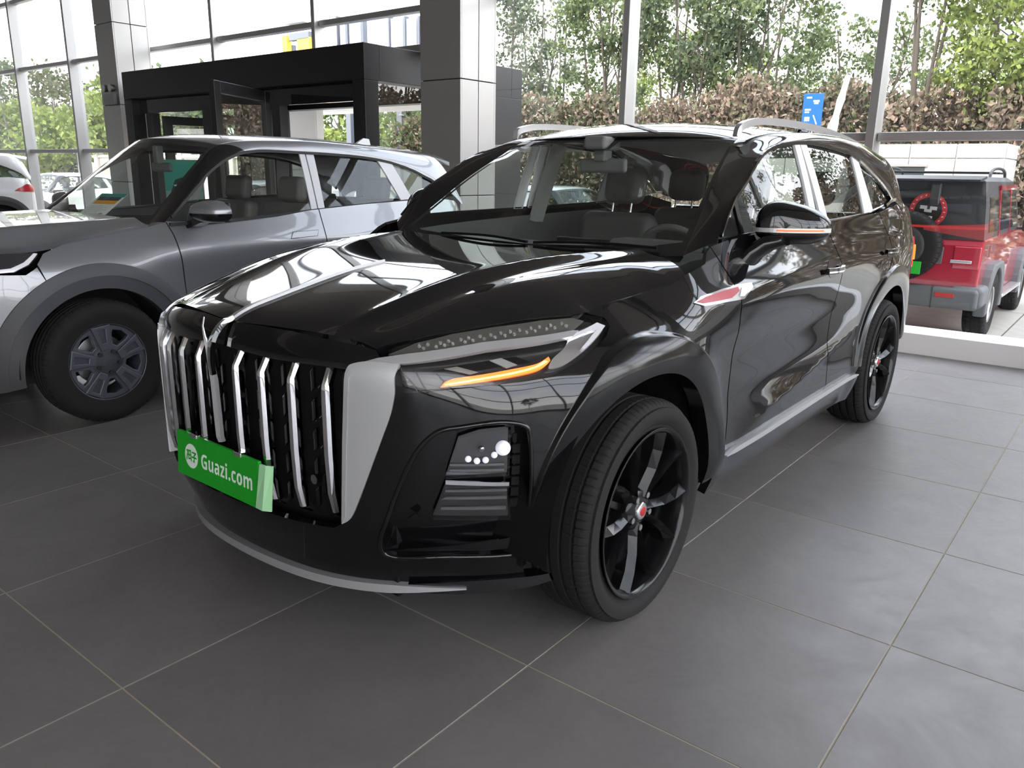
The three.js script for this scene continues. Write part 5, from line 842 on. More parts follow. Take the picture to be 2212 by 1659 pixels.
  mesh('antenna_fin', prism([[[-0.02, 1.59, -3.42], [0.02, 1.59, -3.42], [0.02, 1.57, -3.60], [-0.02, 1.57, -3.60]], [[-0.006, 1.65, -3.53], [0.006, 1.65, -3.53], [0.006, 1.645, -3.59], [-0.006, 1.645, -3.59]]]), mt.paint, c);
  // mirrors
  const mr = [0, 1].map(() => { const g = new THREE.Group(); g.name = 'wing_mirror'; c.add(g); return g; });
  const cap = (lo, hi, k) => sheet([[0, 0], [1, 0], [1, 1], [0, 1]], (th, s) => { const f = clamp(s, 0, 1), z = 0.08 * Math.cos(f * Math.PI / 2), w = Math.sin(f * Math.PI / 2) ** 0.6, t = lerp(lo, hi, th) * Math.PI, cs = Math.cos(t), n = Math.sin(t), e = 1 / (Math.abs(cs) ** 2.4 + Math.abs(n) ** 2.4) ** (1 / 2.4), x = 0.115 * cs * e * w * k; return [0.97 + x, 1.135 + (n > 0 ? 0.075 : 0.055) * n * e * w * k, -1.51 + z * 1.2 - 0.38 * x]; }, { res: 1 / 30, resq: 1 / 12, sign: -1 });
  for (const [n, g, m] of [['mirror_cap', cap(0, 1, 1), mt.paint], ['mirror_base', cap(1, 2, 1), mt.gloss], ['mirror_back', at(new RoundedBoxGeometry(0.215, 0.115, 0.02, 3, 0.01), 0.97, 1.142, -1.515, 0, 0.36, 0), mt.matt], ['mirror_arm', strip([[0.80, 1.06, -1.46], [0.85, 1.075, -1.47], [0.90, 1.10, -1.49]], 0.10, 0.04), mt.gloss]]) mr.forEach((q, i) => mesh(n, i ? mirror(g) : g, m, q));
  // wheels
  for (const a of [FAx, RAx]) for (const s of [1, -1]) { if (!suvWheels.has(mt)) suvWheels.set(mt, greyWheel(mt)); const w = suvWheels.get(mt).clone(); w.position.set(s * 0.792, HB + 0.005, -a); w.rotation.y = s < 0 ? Math.PI : 0; c.add(w); w.children.forEach((k) => { if (k.name !== 'tyre') k.rotation.x = 0.12; }); }
  // cabin
  mesh('dashboard', at(extr([[1.27, 1.03], [1.4, 1.045], [1.62, 1.04], [1.74, 1.0], [1.74, 0.6], [1.27, 0.6]], 1.24, 0.01).rotateY(Math.PI / 2), -0.62, 0, 0), P.inner, c);
  mesh('cabin_floor', box(-0.66, 0.66, 0.38, 0.42, -3.7, -1.3), P.inner, c);
  for (const [x, a, w, n] of [[0.34, 2.12, 0.5, 'front_seat'], [-0.34, 2.12, 0.5, 'front_seat'], [0, 2.92, 1.16, 'rear_seat']]) { const g = new THREE.Group(); g.name = n; c.add(g); g.position.set(x, 0, -a); mesh('seat_cushion', rbox(-w / 2, w / 2, 0.42, 0.6, -0.24, 0.26, 0.06, 3), P.seat, g); mesh('seat_back', rbox(-w / 2, w / 2, 0, 0.6, -0.06, 0.06, 0.05, 3).rotateX(-0.24).translate(0, 0.57, -0.25), P.seat, g); for (const h of w > 1 ? [-0.36, 0.36] : [0]) mesh('headrest', at(new RoundedBoxGeometry(0.26, 0.18, 0.1, 3, 0.04), h, 1.25, -0.42, -0.16), P.seat, g); }
  { const w = new THREE.Group(); w.name = 'steering_wheel'; c.add(w); w.position.set(0.34, 0.96, -1.86); w.rotation.x = 0.42; mesh('wheel_ring', new THREE.TorusGeometry(0.18, 0.015, 10, 36), P.inner, w); mesh('wheel_boss', rbox(-0.16, 0.16, -0.03, 0.03, 0, 0.03, 0.01), P.inner, w); }
  mesh('headliner', sheet([[-0.97, 0.01], [0.97, 0.01], [0.97, 0.98], [-0.97, 0.98]], rf, { res: 0.1, sign: -1, push: 0.03 }), mat([0.3, 0.3, 0.29], 0.9), c);
  mesh('rear_view_mirror', [rbox(-0.12, 0.12, 1.36, 1.42, -1.76, -1.73, 0.02), rbox(-0.03, 0.03, 1.41, 1.53, -1.75, -1.70, 0.01)], P.inner, c);
  return c;
}
function halfWell(r, d) { const p = [], N = 30, q = (a, b, c, e) => { for (const v of [a, b, c, a, c, e]) p.push(...v); }; for (let i = 0; i < N; i++) { const t = (k) => lerp(-0.05, Math.PI + 0.05, k / N), A = [Math.cos(t(i)), Math.sin(t(i))], B = [Math.cos(t(i + 1)), Math.sin(t(i + 1))]; q([0, r * A[1], r * A[0]], [-d, r * A[1], r * A[0]], [-d, r * B[1], r * B[0]], [0, r * B[1], r * B[0]]); q([-d, r * A[1], r * A[0]], [-d, 0, 0], [-d, 0, 0.001], [-d, r * B[1], r * B[0]]); } const g = new THREE.BufferGeometry(); g.setAttribute('position', new THREE.Float32BufferAttribute(p, 3)); g.computeVertexNormals(); return g; }
{
  const base = { tyre: P.tyre, matt: mat([0.016, 0.016, 0.017], 0.6), gloss: mat([0.008, 0.008, 0.009], 0.15), clad: mat([0.055, 0.055, 0.06], 0.55), lens: mat([0.03, 0.03, 0.032], 0.08), post: mat([0.55, 0.55, 0.57], 0.3) };
  const grey = { ...base, paint: mat([0.20, 0.205, 0.22], 0.32, 0.5, { clearcoat: 1, clearcoatRoughness: 0.03 }), rim: mat([0.085, 0.09, 0.11], 0.4, 0.3), rim2: mat([0.045, 0.048, 0.058], 0.5), tail: mat([0.5, 0.5, 0.5], 0.2) };
  suv('car', 'dark grey compact SUV with wide black wheel arch cladding beside the black car', [-4.08, 0, -0.30], 0, grey);
  const white = { ...base, paint: mat([0.72, 0.72, 0.71], 0.3, 0, { clearcoat: 1, clearcoatRoughness: 0.03 }), rim: mat([0.4, 0.4, 0.41], 0.3, 0.8), rim2: mat([0.2, 0.2, 0.21], 0.4, 0.6), tail: mat([0.45, 0.012, 0.02], 0.15) };
  suv('car', 'white SUV with a red tail lamp standing inside the far glass wall', [-14.45, 0, -1.02], 0, white);
  const parked = scene.children[scene.children.length - 1];
  for (const [x, z, t, l] of [[-24.6, -8.0, 0.15, 'white parked car just outside the far left windows'], [-5.5, -11.6, 1.45, 'white parked car outside seen through the black car windshield'], [-12.2, -12.0, 1.3, 'white parked car standing behind the porch outside the glass']]) copy(parked, [x, -0.45, z], t, l);
  // price sheet propped behind the grey car's windshield
  const cv = document.createElement('canvas'); cv.width = 200; cv.height = 420; const c = cv.getContext('2d');
  c.fillStyle = '#d7d7d4'; c.fillRect(0, 0, 200, 420); c.fillStyle = '#2d8f86'; c.fillRect(0, 0, 200, 60); c.fillStyle = '#3a3f40'; c.fillRect(16, 60, 168, 90); c.fillStyle = '#e39a2e'; c.fillRect(16, 120, 168, 60); c.fillStyle = '#8d8d8b'; for (let k = 0; k < 9; k++) c.fillRect(24, 210 + k * 22, 90 + ((k * 37) % 60), 5); c.fillRect(140, 330, 30, 30);
  const tx = new THREE.CanvasTexture(cv); tx.colorSpace = THREE.SRGBColorSpace;
  const g = thing('price_sheet', 'white price sheet with an orange band on the grey car dashboard', 'paper', [-4.08, 1.06, -1.60], 0.42);
  mesh('sheet', at(new THREE.BoxGeometry(0.20, 0.0015, 0.30), 0, 0.085, -0.02, 0.5, 0, 0), mat([0.75, 0.75, 0.73], 0.6), g);
  mesh('print', at(new THREE.PlaneGeometry(0.20, 0.30).rotateX(-Math.PI / 2), 0, 0.0862, -0.0195, 0.5, 0, 0), mat(0xffffff, 0.5, 0, { map: tx }), g);
}
// ---------------------------------------------------------------- the yard
const GY = -0.45;
{
  const g = struct('ground', 'pale concrete forecourt outside the glass wall'); g.userData.category = 'ground';
  const cm = noiseMap(512, (u, v) => { const n = 0.60 + 0.05 * tileNoise(u, v, 5, 2) + 0.05 * tileNoise(u, v, 40, 9, 3); return [n * 1.02, n, n * 0.95]; }, { srgb: true }); cm.repeat.set(0.16, 0.16);
  const m = mat(0xffffff, 0.85, 0, { map: cm });
  const slab = (x0, x1, z0, z1) => { const q = box(x0, x1, GY - 0.2, GY, z0, z1), p = q.attributes.position, uv = q.attributes.uv; for (let i = 0; i < p.count; i++) uv.setXY(i, p.getX(i), p.getZ(i)); return q; };
  for (let i = -9; i < 8; i++) for (let j = 0; j < 3; j++) { const x = i * 6, z = -6.62 - j * 6; mesh('slab', slab(x + 0.01, x + 5.99, z - 5.99, z - 0.01), m, g); }
  mesh('outer_ground', join([slab(-160, 120, -160, -24.62), slab(-160, -54, -24.6, -6.6), slab(48, 120, -24.6, -6.6), slab(XR + 0.3, 120, -6.6, 60), slab(-160, XL - 0.3, -6.6, 60)]), m, g);
  mesh('plinth', box(XL - 0.3, XR + 0.3, GY - 0.1, -0.2, -6.62, ZB + 0.3), M.plaster, g);
}
{ const hl = struct('hills', 'distant wooded hills beyond the yard'); hl.userData.category = 'hill';
  const f = (u, v) => { const t = lerp(-2.9, -0.2, u), R = 170 + 90 * v, h = (15 + 7 * fbm(u * 6, 3, 0) * 2) * Math.sin(Math.PI * Math.min(1, v * 1.0 + 0.02)); return [Math.cos(t) * R, GY + h, Math.sin(t) * R]; };
  mesh('hill', grid(90, 10, f, 1), mat([0.17, 0.21, 0.17], 1), hl); }
// trees
const leafGeo = (() => { const p = [0, 0, 0, 0.36, 0.5, 0.08, 0, 0.5, -0.04, 0, 0, 0, 0, 0.5, -0.04, -0.36, 0.5, 0.08, 0, 0.5, -0.04, 0.36, 0.5, 0.08, 0, 1, 0.02, 0, 0.5, -0.04, 0, 1, 0.02, -0.36, 0.5, 0.08]; const g = new THREE.BufferGeometry(); g.setAttribute('position', new THREE.Float32BufferAttribute(p, 3)); g.computeVertexNormals(); return g; })();
const leafMat = mat(0xffffff, 1, 0, { transmission: 0.22, thickness: 0, side: THREE.DoubleSide }), barkMat = mat([0.10, 0.085, 0.07], 0.95);
function foliage(parent, pts, size, hues) {
  const im = new THREE.InstancedMesh(leafGeo, leafMat, pts.length), d = new THREE.Object3D(), c = new THREE.Color(); im.name = 'foliage'; im.castShadow = true; im.userData.kind = 'stuff';
  pts.forEach(([x, y, z], i) => { d.position.set(x, y, z); d.rotation.set(rr(-1.5, 1.5), rr(0, 6.28), rr(-1.5, 1.5)); d.scale.setScalar(size * rr(0.7, 1.35)); d.updateMatrix(); im.setMatrixAt(i, d.matrix); const h = hues[Math.floor(rnd() * hues.length)], k = rr(0.75, 1.25); c.setRGB(h[0] * k, h[1] * k, h[2] * k); im.setColorAt(i, c); });
  parent.add(im); return im;
}
const gauss = () => (rnd() + rnd() + rnd() + rnd() - 2) * 0.87;
const HUE = { dark: [[0.0742, 0.102, 0.0464], [0.0929, 0.124, 0.0526], [0.0557, 0.0806, 0.0402]], mid: [[0.112, 0.148, 0.0588], [0.136, 0.176, 0.0619], [0.0806, 0.112, 0.0495]], lime: [[0.167, 0.217, 0.0464], [0.198, 0.248, 0.0557], [0.13, 0.174, 0.0464]], grey: [[0.117, 0.143, 0.0806], [0.143, 0.161, 0.0994], [0.0929, 0.117, 0.0681]], brown: [[0.241, 0.176, 0.129], [0.292, 0.215, 0.163], [0.189, 0.142, 0.107], [0.163, 0.155, 0.0903]], dull: [[0.0681, 0.0864, 0.0341], [0.0994, 0.0929, 0.0495], [0.0557, 0.0742, 0.0279]] };
function tree(x, z, h, { base = 2.5, r = 1.8, n = 40, per = 70, hue = 'mid', size = 0.125, lean = 0, fork = 3, spread = 0.33, name = 'tree', label, group }) {
  const g = thing(name, label, 'tree', [x, GY, z], 0, group), wood = [];
  const tips = []; for (let k = 0; k < n; k++) { const t = rnd() * 6.283, u = rr(-1, 1), s = Math.sqrt(1 - u * u), q = Math.cbrt(rr(0.25, 1)); tips.push([lean * h + s * Math.cos(t) * r * q, base + (h - base) * (0.5 + 0.5 * u * q), s * Math.sin(t) * r * q]); }
  const trunks = []; for (let k = 0; k < fork; k++) { const a = k / fork * 6.28 + rr(0, 1), dx = Math.cos(a) * r * 0.35, dz = Math.sin(a) * r * 0.35; trunks.push([[0, -0.2, 0], [rr(-0.08, 0.08) + lean * h * 0.25, h * 0.18, rr(-0.08, 0.08)], [dx * 0.4 + lean * h * 0.5, h * 0.45, dz * 0.4], [dx + lean * h * 0.9, h * 0.78, dz], [dx * 1.2 + lean * h, h * 0.95, dz * 1.2]]); }
  trunks.forEach((t, k) => { const c = new THREE.CatmullRomCurve3(t.map((p) => V3(...p))), q = c.getPoints(10); const rows = q.map((p, i) => { const R = lerp(0.085, 0.018, i / 10) * h / 8 * (fork > 2 ? 0.85 : 1.1); return Array.from({ length: 7 }, (_, m) => [p.x + R * Math.cos(-m / 7 * 6.283), p.y, p.z + R * Math.sin(-m / 7 * 6.283)]); }); wood.push(prism(rows)); });
  tips.forEach((p, k) => { if (k % 2) return; const t = trunks[k % fork], c = new THREE.CatmullRomCurve3(t.map((v) => V3(...v))), s = c.getPoint(clamp((p[1] - 0.8) / h, 0.25, 0.95)), e = V3(...p), m = s.clone().lerp(e, 0.5).add(V3(0, 0.12, 0)); const rows = [s, m, e].map((v, i) => Array.from({ length: 4 }, (_, w) => { const R = [0.028, 0.018, 0.007][i]; return [v.x + R * Math.cos(-w * 1.57), v.y + R * 0.3 * Math.sin(w * 1.57), v.z + R * Math.sin(-w * 1.57)]; })); wood.push(prism(rows)); });
  mesh('trunk', join(wood), barkMat, g);
  const pts = []; for (const p of tips) for (let k = 0; k < per * 1.25; k++) pts.push([p[0] + gauss() * spread * 1.15, p[1] + gauss() * spread * 0.8, p[2] + gauss() * spread * 1.15]);
  foliage(g, pts, size, HUE[hue]); return g;
}
const xAt = (px, z) => pixelOn(px, 370, 'z', z).x;
{
  const far = 'trees behind the brown hedge';
  const L1 = 'tall slim tree with open green crown behind the brown hedge', L2 = 'low lime green tree rising over the brown hedge', L3 = 'bright green leafy tree beside the white gatehouse', L4 = 'tall bare-stemmed tree over the white gatehouse', L5 = 'bushy green tree beyond the yard left of the portal', L6 = 'leafy tree outside the open side of the showroom', L7 = 'grey-green thin tree seen next to the clad column';
  for (const [px, z, h, o] of [
    [1095, -20.2, 7.8, { base: 3.2, r: 1.5, n: 44, hue: 'dark', label: 'dark green tree seen just beside the clad column' }], [1160, -21, 7.4, { base: 4.2, r: 1.5, n: 22, hue: 'grey', per: 46, label: L7, group: 'thin trees by the column' }], [1215, -25.5, 8.4, { base: 4.4, r: 1.5, n: 20, hue: 'grey', per: 44, lean: -0.05, label: L7, group: 'thin trees by the column' }],
    [1285, -20, 7.4, { base: 2.6, r: 1.4, n: 34, per: 60, hue: 'mid', label: L1, group: far }], [1320, -19, 7.0, { base: 4.4, r: 1.3, n: 32, hue: 'mid', label: L1, group: far }],
    [1440, -20, 7.2, { base: 4.1, r: 1.6, n: 36, hue: 'mid', label: L1, group: far }], [1490, -19, 7.0, { base: 4.1, r: 1.6, n: 34, hue: 'dark', label: 'tall slim tree with a dark green crown behind the brown hedge', group: far }], [1590, -19.5, 7.0, { base: 3.6, r: 1.8, n: 42, hue: 'mid', lean: 0.05, label: L1, group: far }], [1660, -24, 8, { base: 3.9, r: 1.5, n: 30, hue: 'dark', per: 45, label: 'tall slim tree with a sparse dark crown behind the brown hedge', group: far }],
    [1470, -25, 6.4, { base: 2.0, r: 2.4, n: 70, hue: 'lime', fork: 2, label: L2, group: 'low lime trees' }], [1660, -30, 6.4, { base: 1.5, r: 2.8, n: 70, per: 80, hue: 'lime', fork: 2, label: L2, group: 'low lime trees' }], [1730, -28, 5.6, { base: 1.4, r: 2.2, n: 60, hue: 'lime', fork: 2, label: L2, group: 'low lime trees' }], [1855, -25, 6.4, { base: 2.2, r: 2.6, n: 70, hue: 'mid', fork: 2, label: 'broad mid green tree behind the furled banner', group: 'low trees over the hedge' }], [1320, -27, 5.4, { base: 1.6, r: 2.4, n: 60, hue: 'mid', fork: 2, label: 'low mid green tree behind the mullion over the brown hedge', group: 'low trees over the hedge' }],
    [1965, -19, 8, { base: 5.6, r: 1.6, n: 34, hue: 'mid', fork: 4, label: L4, group: 'bare-stemmed trees' }], [2060, -25, 9.2, { base: 5.4, r: 1.5, n: 30, hue: 'dark', fork: 2, label: L4, group: 'bare-stemmed trees' }],
    [2128, -18.2, 8, { base: 2.7, r: 1.6, n: 70, hue: 'lime', lean: 0.03, fork: 2, label: L3, group: 'bright trees by the gatehouse' }], [2215, -17.8, 8.5, { base: 2.7, r: 1.8, n: 64, hue: 'lime', fork: 2, label: L3, group: 'bright trees by the gatehouse' }],
  ]) tree(xAt(px, z), z, h, o);
  for (const [x, z, h, r, hue] of [[4.6, -19.8, 7.6, 2.0, 'dark'], [8.0, -19, 7.2, 2.1, 'mid'], [12.5, -19.5, 6.2, 2.0, 'dark'], [16.5, -20, 5.8, 1.9, 'mid'], [24, -6, 5.5, 2.1, 'dark'], [25, 4, 5.2, 2.1, 'mid']]) tree(x, z, h, { base: 2.2, r, n: 50, hue, label: hue === 'dark' ? 'dark green leafy tree outside the open side of the showroom' : 'mid green leafy tree outside the open side of the showroom', group: 'trees beside the open side' });
  for (const [x, z, h, r, hue] of [[-20.5, -22.5, 5.4, 2.4, 'mid'], [-25.5, -21.5, 4.8, 2.0, 'lime'], [-29.5, -19, 5.6, 2.4, 'dark'], [-34, -17, 5.2, 2.3, 'lime'], [-39, -20, 6.4, 2.7, 'dark'], [-43, -16, 5.4, 2.4, 'lime'], [-50, -21, 7, 3, 'dull'], [-54, -17, 5, 2.6, 'mid'], [-60, -22, 8.5, 3, 'dark'], [-66, -20, 7, 3, 'dull'], [-17.5, -20, 5.0, 2.2, 'mid'], [-47, -13, 4.4, 1.9, 'lime']]) tree(x, z, h, { base: 0.8, r, n: 56, per: 60, hue, size: 0.24, spread: 0.6, fork: 2, label: { mid: 'mid green bushy tree beyond the yard left of the portal', lime: 'lime green bushy tree beyond the yard left of the portal', dark: 'dark green bushy tree beyond the yard left of the portal', dull: 'dull olive bushy tree beyond the yard left of the portal' }[hue], group: 'bushy trees beyond the portal' });
}
{ // brown hedge: rows of withered shrubs
  const HL = 'tall withered brown hedge shrub in the row behind the glass';
  for (let i = 0; i < 16; i++) {
    const x = -17.5 + i * 2.15, h = [3.6, 3.9, 4.0, 3.9, 3.7, 4.1, 4.0, 3.7, 3.9, 4.6, 4.6, 4.2, 4.0, 3.9, 4.1, 3.8][i], g = thing('hedge_shrub', i < 4 || i === 6 ? 'tall hedge shrub of mixed brown and dull green leaves in the row' : HL, 'hedge', [x, GY, -17.2 + (i % 2) * 0.3 - (i < 8 ? 1.2 : 0)], 0, 'withered hedge shrubs'), pts = [];
    for (let k = 0; k < 7500; k++) { const u = rr(-1.25, 1.25), y = h * Math.pow(rnd(), 0.75) * (1 - 0.10 * Math.abs(u)) + gauss() * 0.12, z = gauss() * 0.55; pts.push([u, Math.max(0.02, y + 0.25 * fbm(x + u, 0, i)), z]); }
    const w = []; for (let k = 0; k < 9; k++) { const bx = rr(-0.9, 0.9); w.push(prism([0, 1, 2].map((s) => Array.from({ length: 5 }, (_, m) => { const R = [0.035, 0.025, 0.01][s]; return [bx + (s * rr(-0.05, 0.12)) + R * Math.cos(-m * 1.257), s * h * 0.45, R * Math.sin(-m * 1.257)]; })))); }
    mesh('stems', join(w), barkMat, g); foliage(g, pts, 0.125, i < 4 ? [...HUE.brown, ...HUE.dull] : i === 6 ? [...HUE.brown, ...HUE.dull] : HUE.brown);
  }
}
{ // white gatehouse of metal panels
  const z = -14.6, x1 = pixelOn(2172, 340, 'z', z).x, x0 = -5.2, top = 1.98, g = thing('gatehouse', 'low white panelled gatehouse behind the red off-road car', 'building', [0, 0, 0]);
  const wm = mat([0.50, 0.49, 0.47], 0.5);
  mesh('core', box(x0, x1 - 0.02, GY, top - 0.02, z - 1.3, z - 0.03), M.plaster, g);
  const ys = [GY, 0.05, 0.65, 1.24, 1.74, top], w = 0.72;
  for (let k = 0; k + 1 < ys.length; k++) { for (let x = x1; x > x0; x -= w) mesh('wall_panel', rbox(Math.max(x0, x - w) + 0.008, x - 0.008, ys[k] + 0.008, ys[k + 1] - 0.008, z - 0.03, z, 0.004), wm, g); for (let j = 0; j < 2; j++) mesh('wall_panel', rbox(x1 - 0.02, x1 + 0.01, ys[k] + 0.008, ys[k + 1] - 0.008, z - 0.03 - (j + 1) * 0.63, z - 0.046 - j * 0.63, 0.004), wm, g); }
  mesh('window', box(-3.1, -2.0, 1.30, 1.60, z - 0.01, z + 0.012), mat([0.05, 0.06, 0.06], 0.1), g); mesh('window_frame', [box(-3.14, -1.96, 1.60, 1.64, z, z + 0.03), box(-3.14, -3.1, 1.28, 1.62, z, z + 0.03)], M.alu, g);
}
{ // canopy and wall outside the portal
  const g = thing('porch_canopy', 'white canopy with ribbed soffit outside the entrance portal', 'canopy', [0, 0, 0]);
  mesh('slab', box(-14.2, -8.7, 2.62, 2.95, -11.6, -8.02), mat([0.75, 0.74, 0.71], 0.6), g);
  for (let k = 0; k < 10; k++) mesh('soffit_strip', rbox(-14.15 + k * 0.55, -13.63 + k * 0.55, 2.595, 2.62, -11.55, -8.05, 0.004), mat([0.78, 0.76, 0.73], 0.5), g);
  const w = thing('porch_wall', 'white clad porch pier standing outside the portal doors', 'wall', [0, 0, 0]);
  mesh('core', box(-13.98, -12.52, GY, 2.59, -10.18, -10.02), M.plaster, w); for (let k = 0; k < 5; k++) { mesh('wall_panel', rbox(-14.0, -12.5, GY + k * 0.608 + 0.006, GY + (k + 1) * 0.608 - 0.006, -10.02, -10, 0.004), mat([0.76, 0.74, 0.72], 0.5), w); mesh('wall_panel', rbox(-12.52, -12.49, GY + k * 0.608 + 0.006, GY + (k + 1) * 0.608 - 0.006, -10.2, -10.021, 0.004), mat([0.76, 0.74, 0.72], 0.5), w); }
  const b = thing('boundary_wall', 'weathered pale boundary wall with railing beyond the portal', 'wall', [0, 0, 0]);
  mesh('wall_body', rbox(-34, -12.5, GY, 1.7, -15.3, -15.1, 0.01), mat([0.42, 0.38, 0.33], 0.9), b); mesh('coping', rbox(-34, -12.5, 1.7, 1.8, -15.36, -15.04, 0.01), mat([0.5, 0.47, 0.44], 0.9), b);
  for (let x = -33; x < -12.5; x += 1.6) mesh('wall_pier', rbox(x - 0.14, x + 0.14, GY, 1.95, -15.4, -15.0, 0.01), mat([0.45, 0.42, 0.38], 0.9), b);
}
{ // sign, furled banner, gantry, street lamp
  const cv = document.createElement('canvas'); cv.width = 128; cv.height = 256; const c = cv.getContext('2d'); c.fillStyle = '#1d5fae'; c.fillRect(0, 0, 128, 256); c.fillStyle = '#dfe8f2'; c.fillRect(20, 20, 34, 12); c.fillRect(66, 44, 40, 14); c.fillRect(72, 62, 28, 10); c.fillRect(14, 104, 40, 12); c.fillRect(14, 122, 30, 10); c.fillRect(16, 160, 34, 30); c.save(); c.translate(70, 150); c.rotate(-0.4); c.fillRect(0, 0, 8, 70); c.restore();
  const tx = new THREE.CanvasTexture(cv); tx.colorSpace = THREE.SRGBColorSpace;
  const z = -13.4, p = pixelOn(1755, 240, 'z', z), g = thing('road_sign', 'blue road sign with white marks beside the furled banner', 'sign', [p.x, GY, z], 0.12);
  const y = p.y - GY; mesh('board', rbox(-0.16, 0.16, y - 0.32, y + 0.28, -0.02, 0.02, 0.008), mat('#1d5fae', 0.4), g); mesh('board_print', at(new THREE.PlaneGeometry(0.31, 0.59), 0, y - 0.02, 0.0212), mat(0xffffff, 0.4, 0, { map: tx }), g); mesh('pole', at(cyl(0.03, 0.03, y, 12), 0, y / 2 - 0.16, -0.05), M.steel, g);
  const t = pixelOn(1834, 158, 'z', -13), b = pixelOn(1792, 296, 'z', -13), f = thing('furled_banner', 'white furled feather banner leaning on its pole', 'banner', [b.x - (t.x - b.x) * (b.y - GY) / (t.y - b.y), GY, -13]);
  const H = t.y - GY, dx = t.x - f.position.x; mesh('pole', strip([[0, 0, 0], [dx, H, 0]], 0.03, 0.03, [0, 0, 1]), M.steel, f);
  const rows = []; for (let k = 0; k <= 24; k++) { const s = k / 24, yy = lerp(0.5, H - 0.03, s), R = lerp(0.13, 0.035, s) * (1 + 0.18 * Math.sin(k * 1.9)), cx = dx * yy / H; rows.push(Array.from({ length: 14 }, (_, m) => { const a = -m / 14 * 6.283, q = R * (1 + 0.28 * Math.sin(m * 2.7 + k * 0.8)); return [cx + q * Math.cos(a), yy, q * Math.sin(a)]; })); } mesh('cloth', prism(rows), mat([0.62, 0.60, 0.57], 0.9), f);
  const q = thing('sign_gantry', 'grey slatted roof sign with yellow blocks above the portal', 'sign', [0, GY, -18.0]);
  const at0 = (px, py) => { const v = pixelOn(px, py, 'z', -18); return [v.x, v.y - GY]; };
  const pl = (n, a, b2, m, d = 0) => { const A = at0(...a), B = at0(...b2); return mesh(n, rbox(Math.min(A[0], B[0]), Math.max(A[0], B[0]), Math.min(A[1], B[1]), Math.max(A[1], B[1]), -0.1 + d, 0.1 + d, 0.02), m, q); };
  const bl = mat([0.34, 0.38, 0.44], 0.5), yl = mat([0.75, 0.42, 0.02], 0.5), dk = mat([0.09, 0.10, 0.12], 0.5);
  for (const [a, b2] of [[738, 752], [758, 785], [848, 876], [882, 905], [912, 935], [942, 966]]) pl('sign_panel', [a, 42], [b2, 108], bl); for (const x of [732, 754, 788, 844, 878, 908]) pl('sign_post', [x, 36], [x + 5, 112], dk, 0.05);
  pl('yellow_block', [613, 78], [626, 112], yl); pl('yellow_block', [646, 84], [674, 108], yl); pl('sign_cap', [620, 38], [658, 48], bl); pl('sign_post', [628, 74], [672, 84], dk);
  mesh('support', [-24, -21, -18.5].map((x) => box(x - 0.12, x + 0.12, 0, 6.1, -0.3, -0.12)), dk, q);
  const l = thing('street_lamp', 'curved grey street lamp beyond the far left windows', 'lamp', [-41.3, GY, -18]); mesh('pole', tube([[0, 0, 0], [0, 3.6, 0], [0.15, 4.7, 0], [1.0, 5.4, 0.0], [1.9, 5.5, 0]], 0.07, 40, 8), M.steel, l); mesh('lamp_head', rbox(1.7, 2.5, 5.42, 5.54, -0.14, 0.14, 0.05), M.steel, l);
}
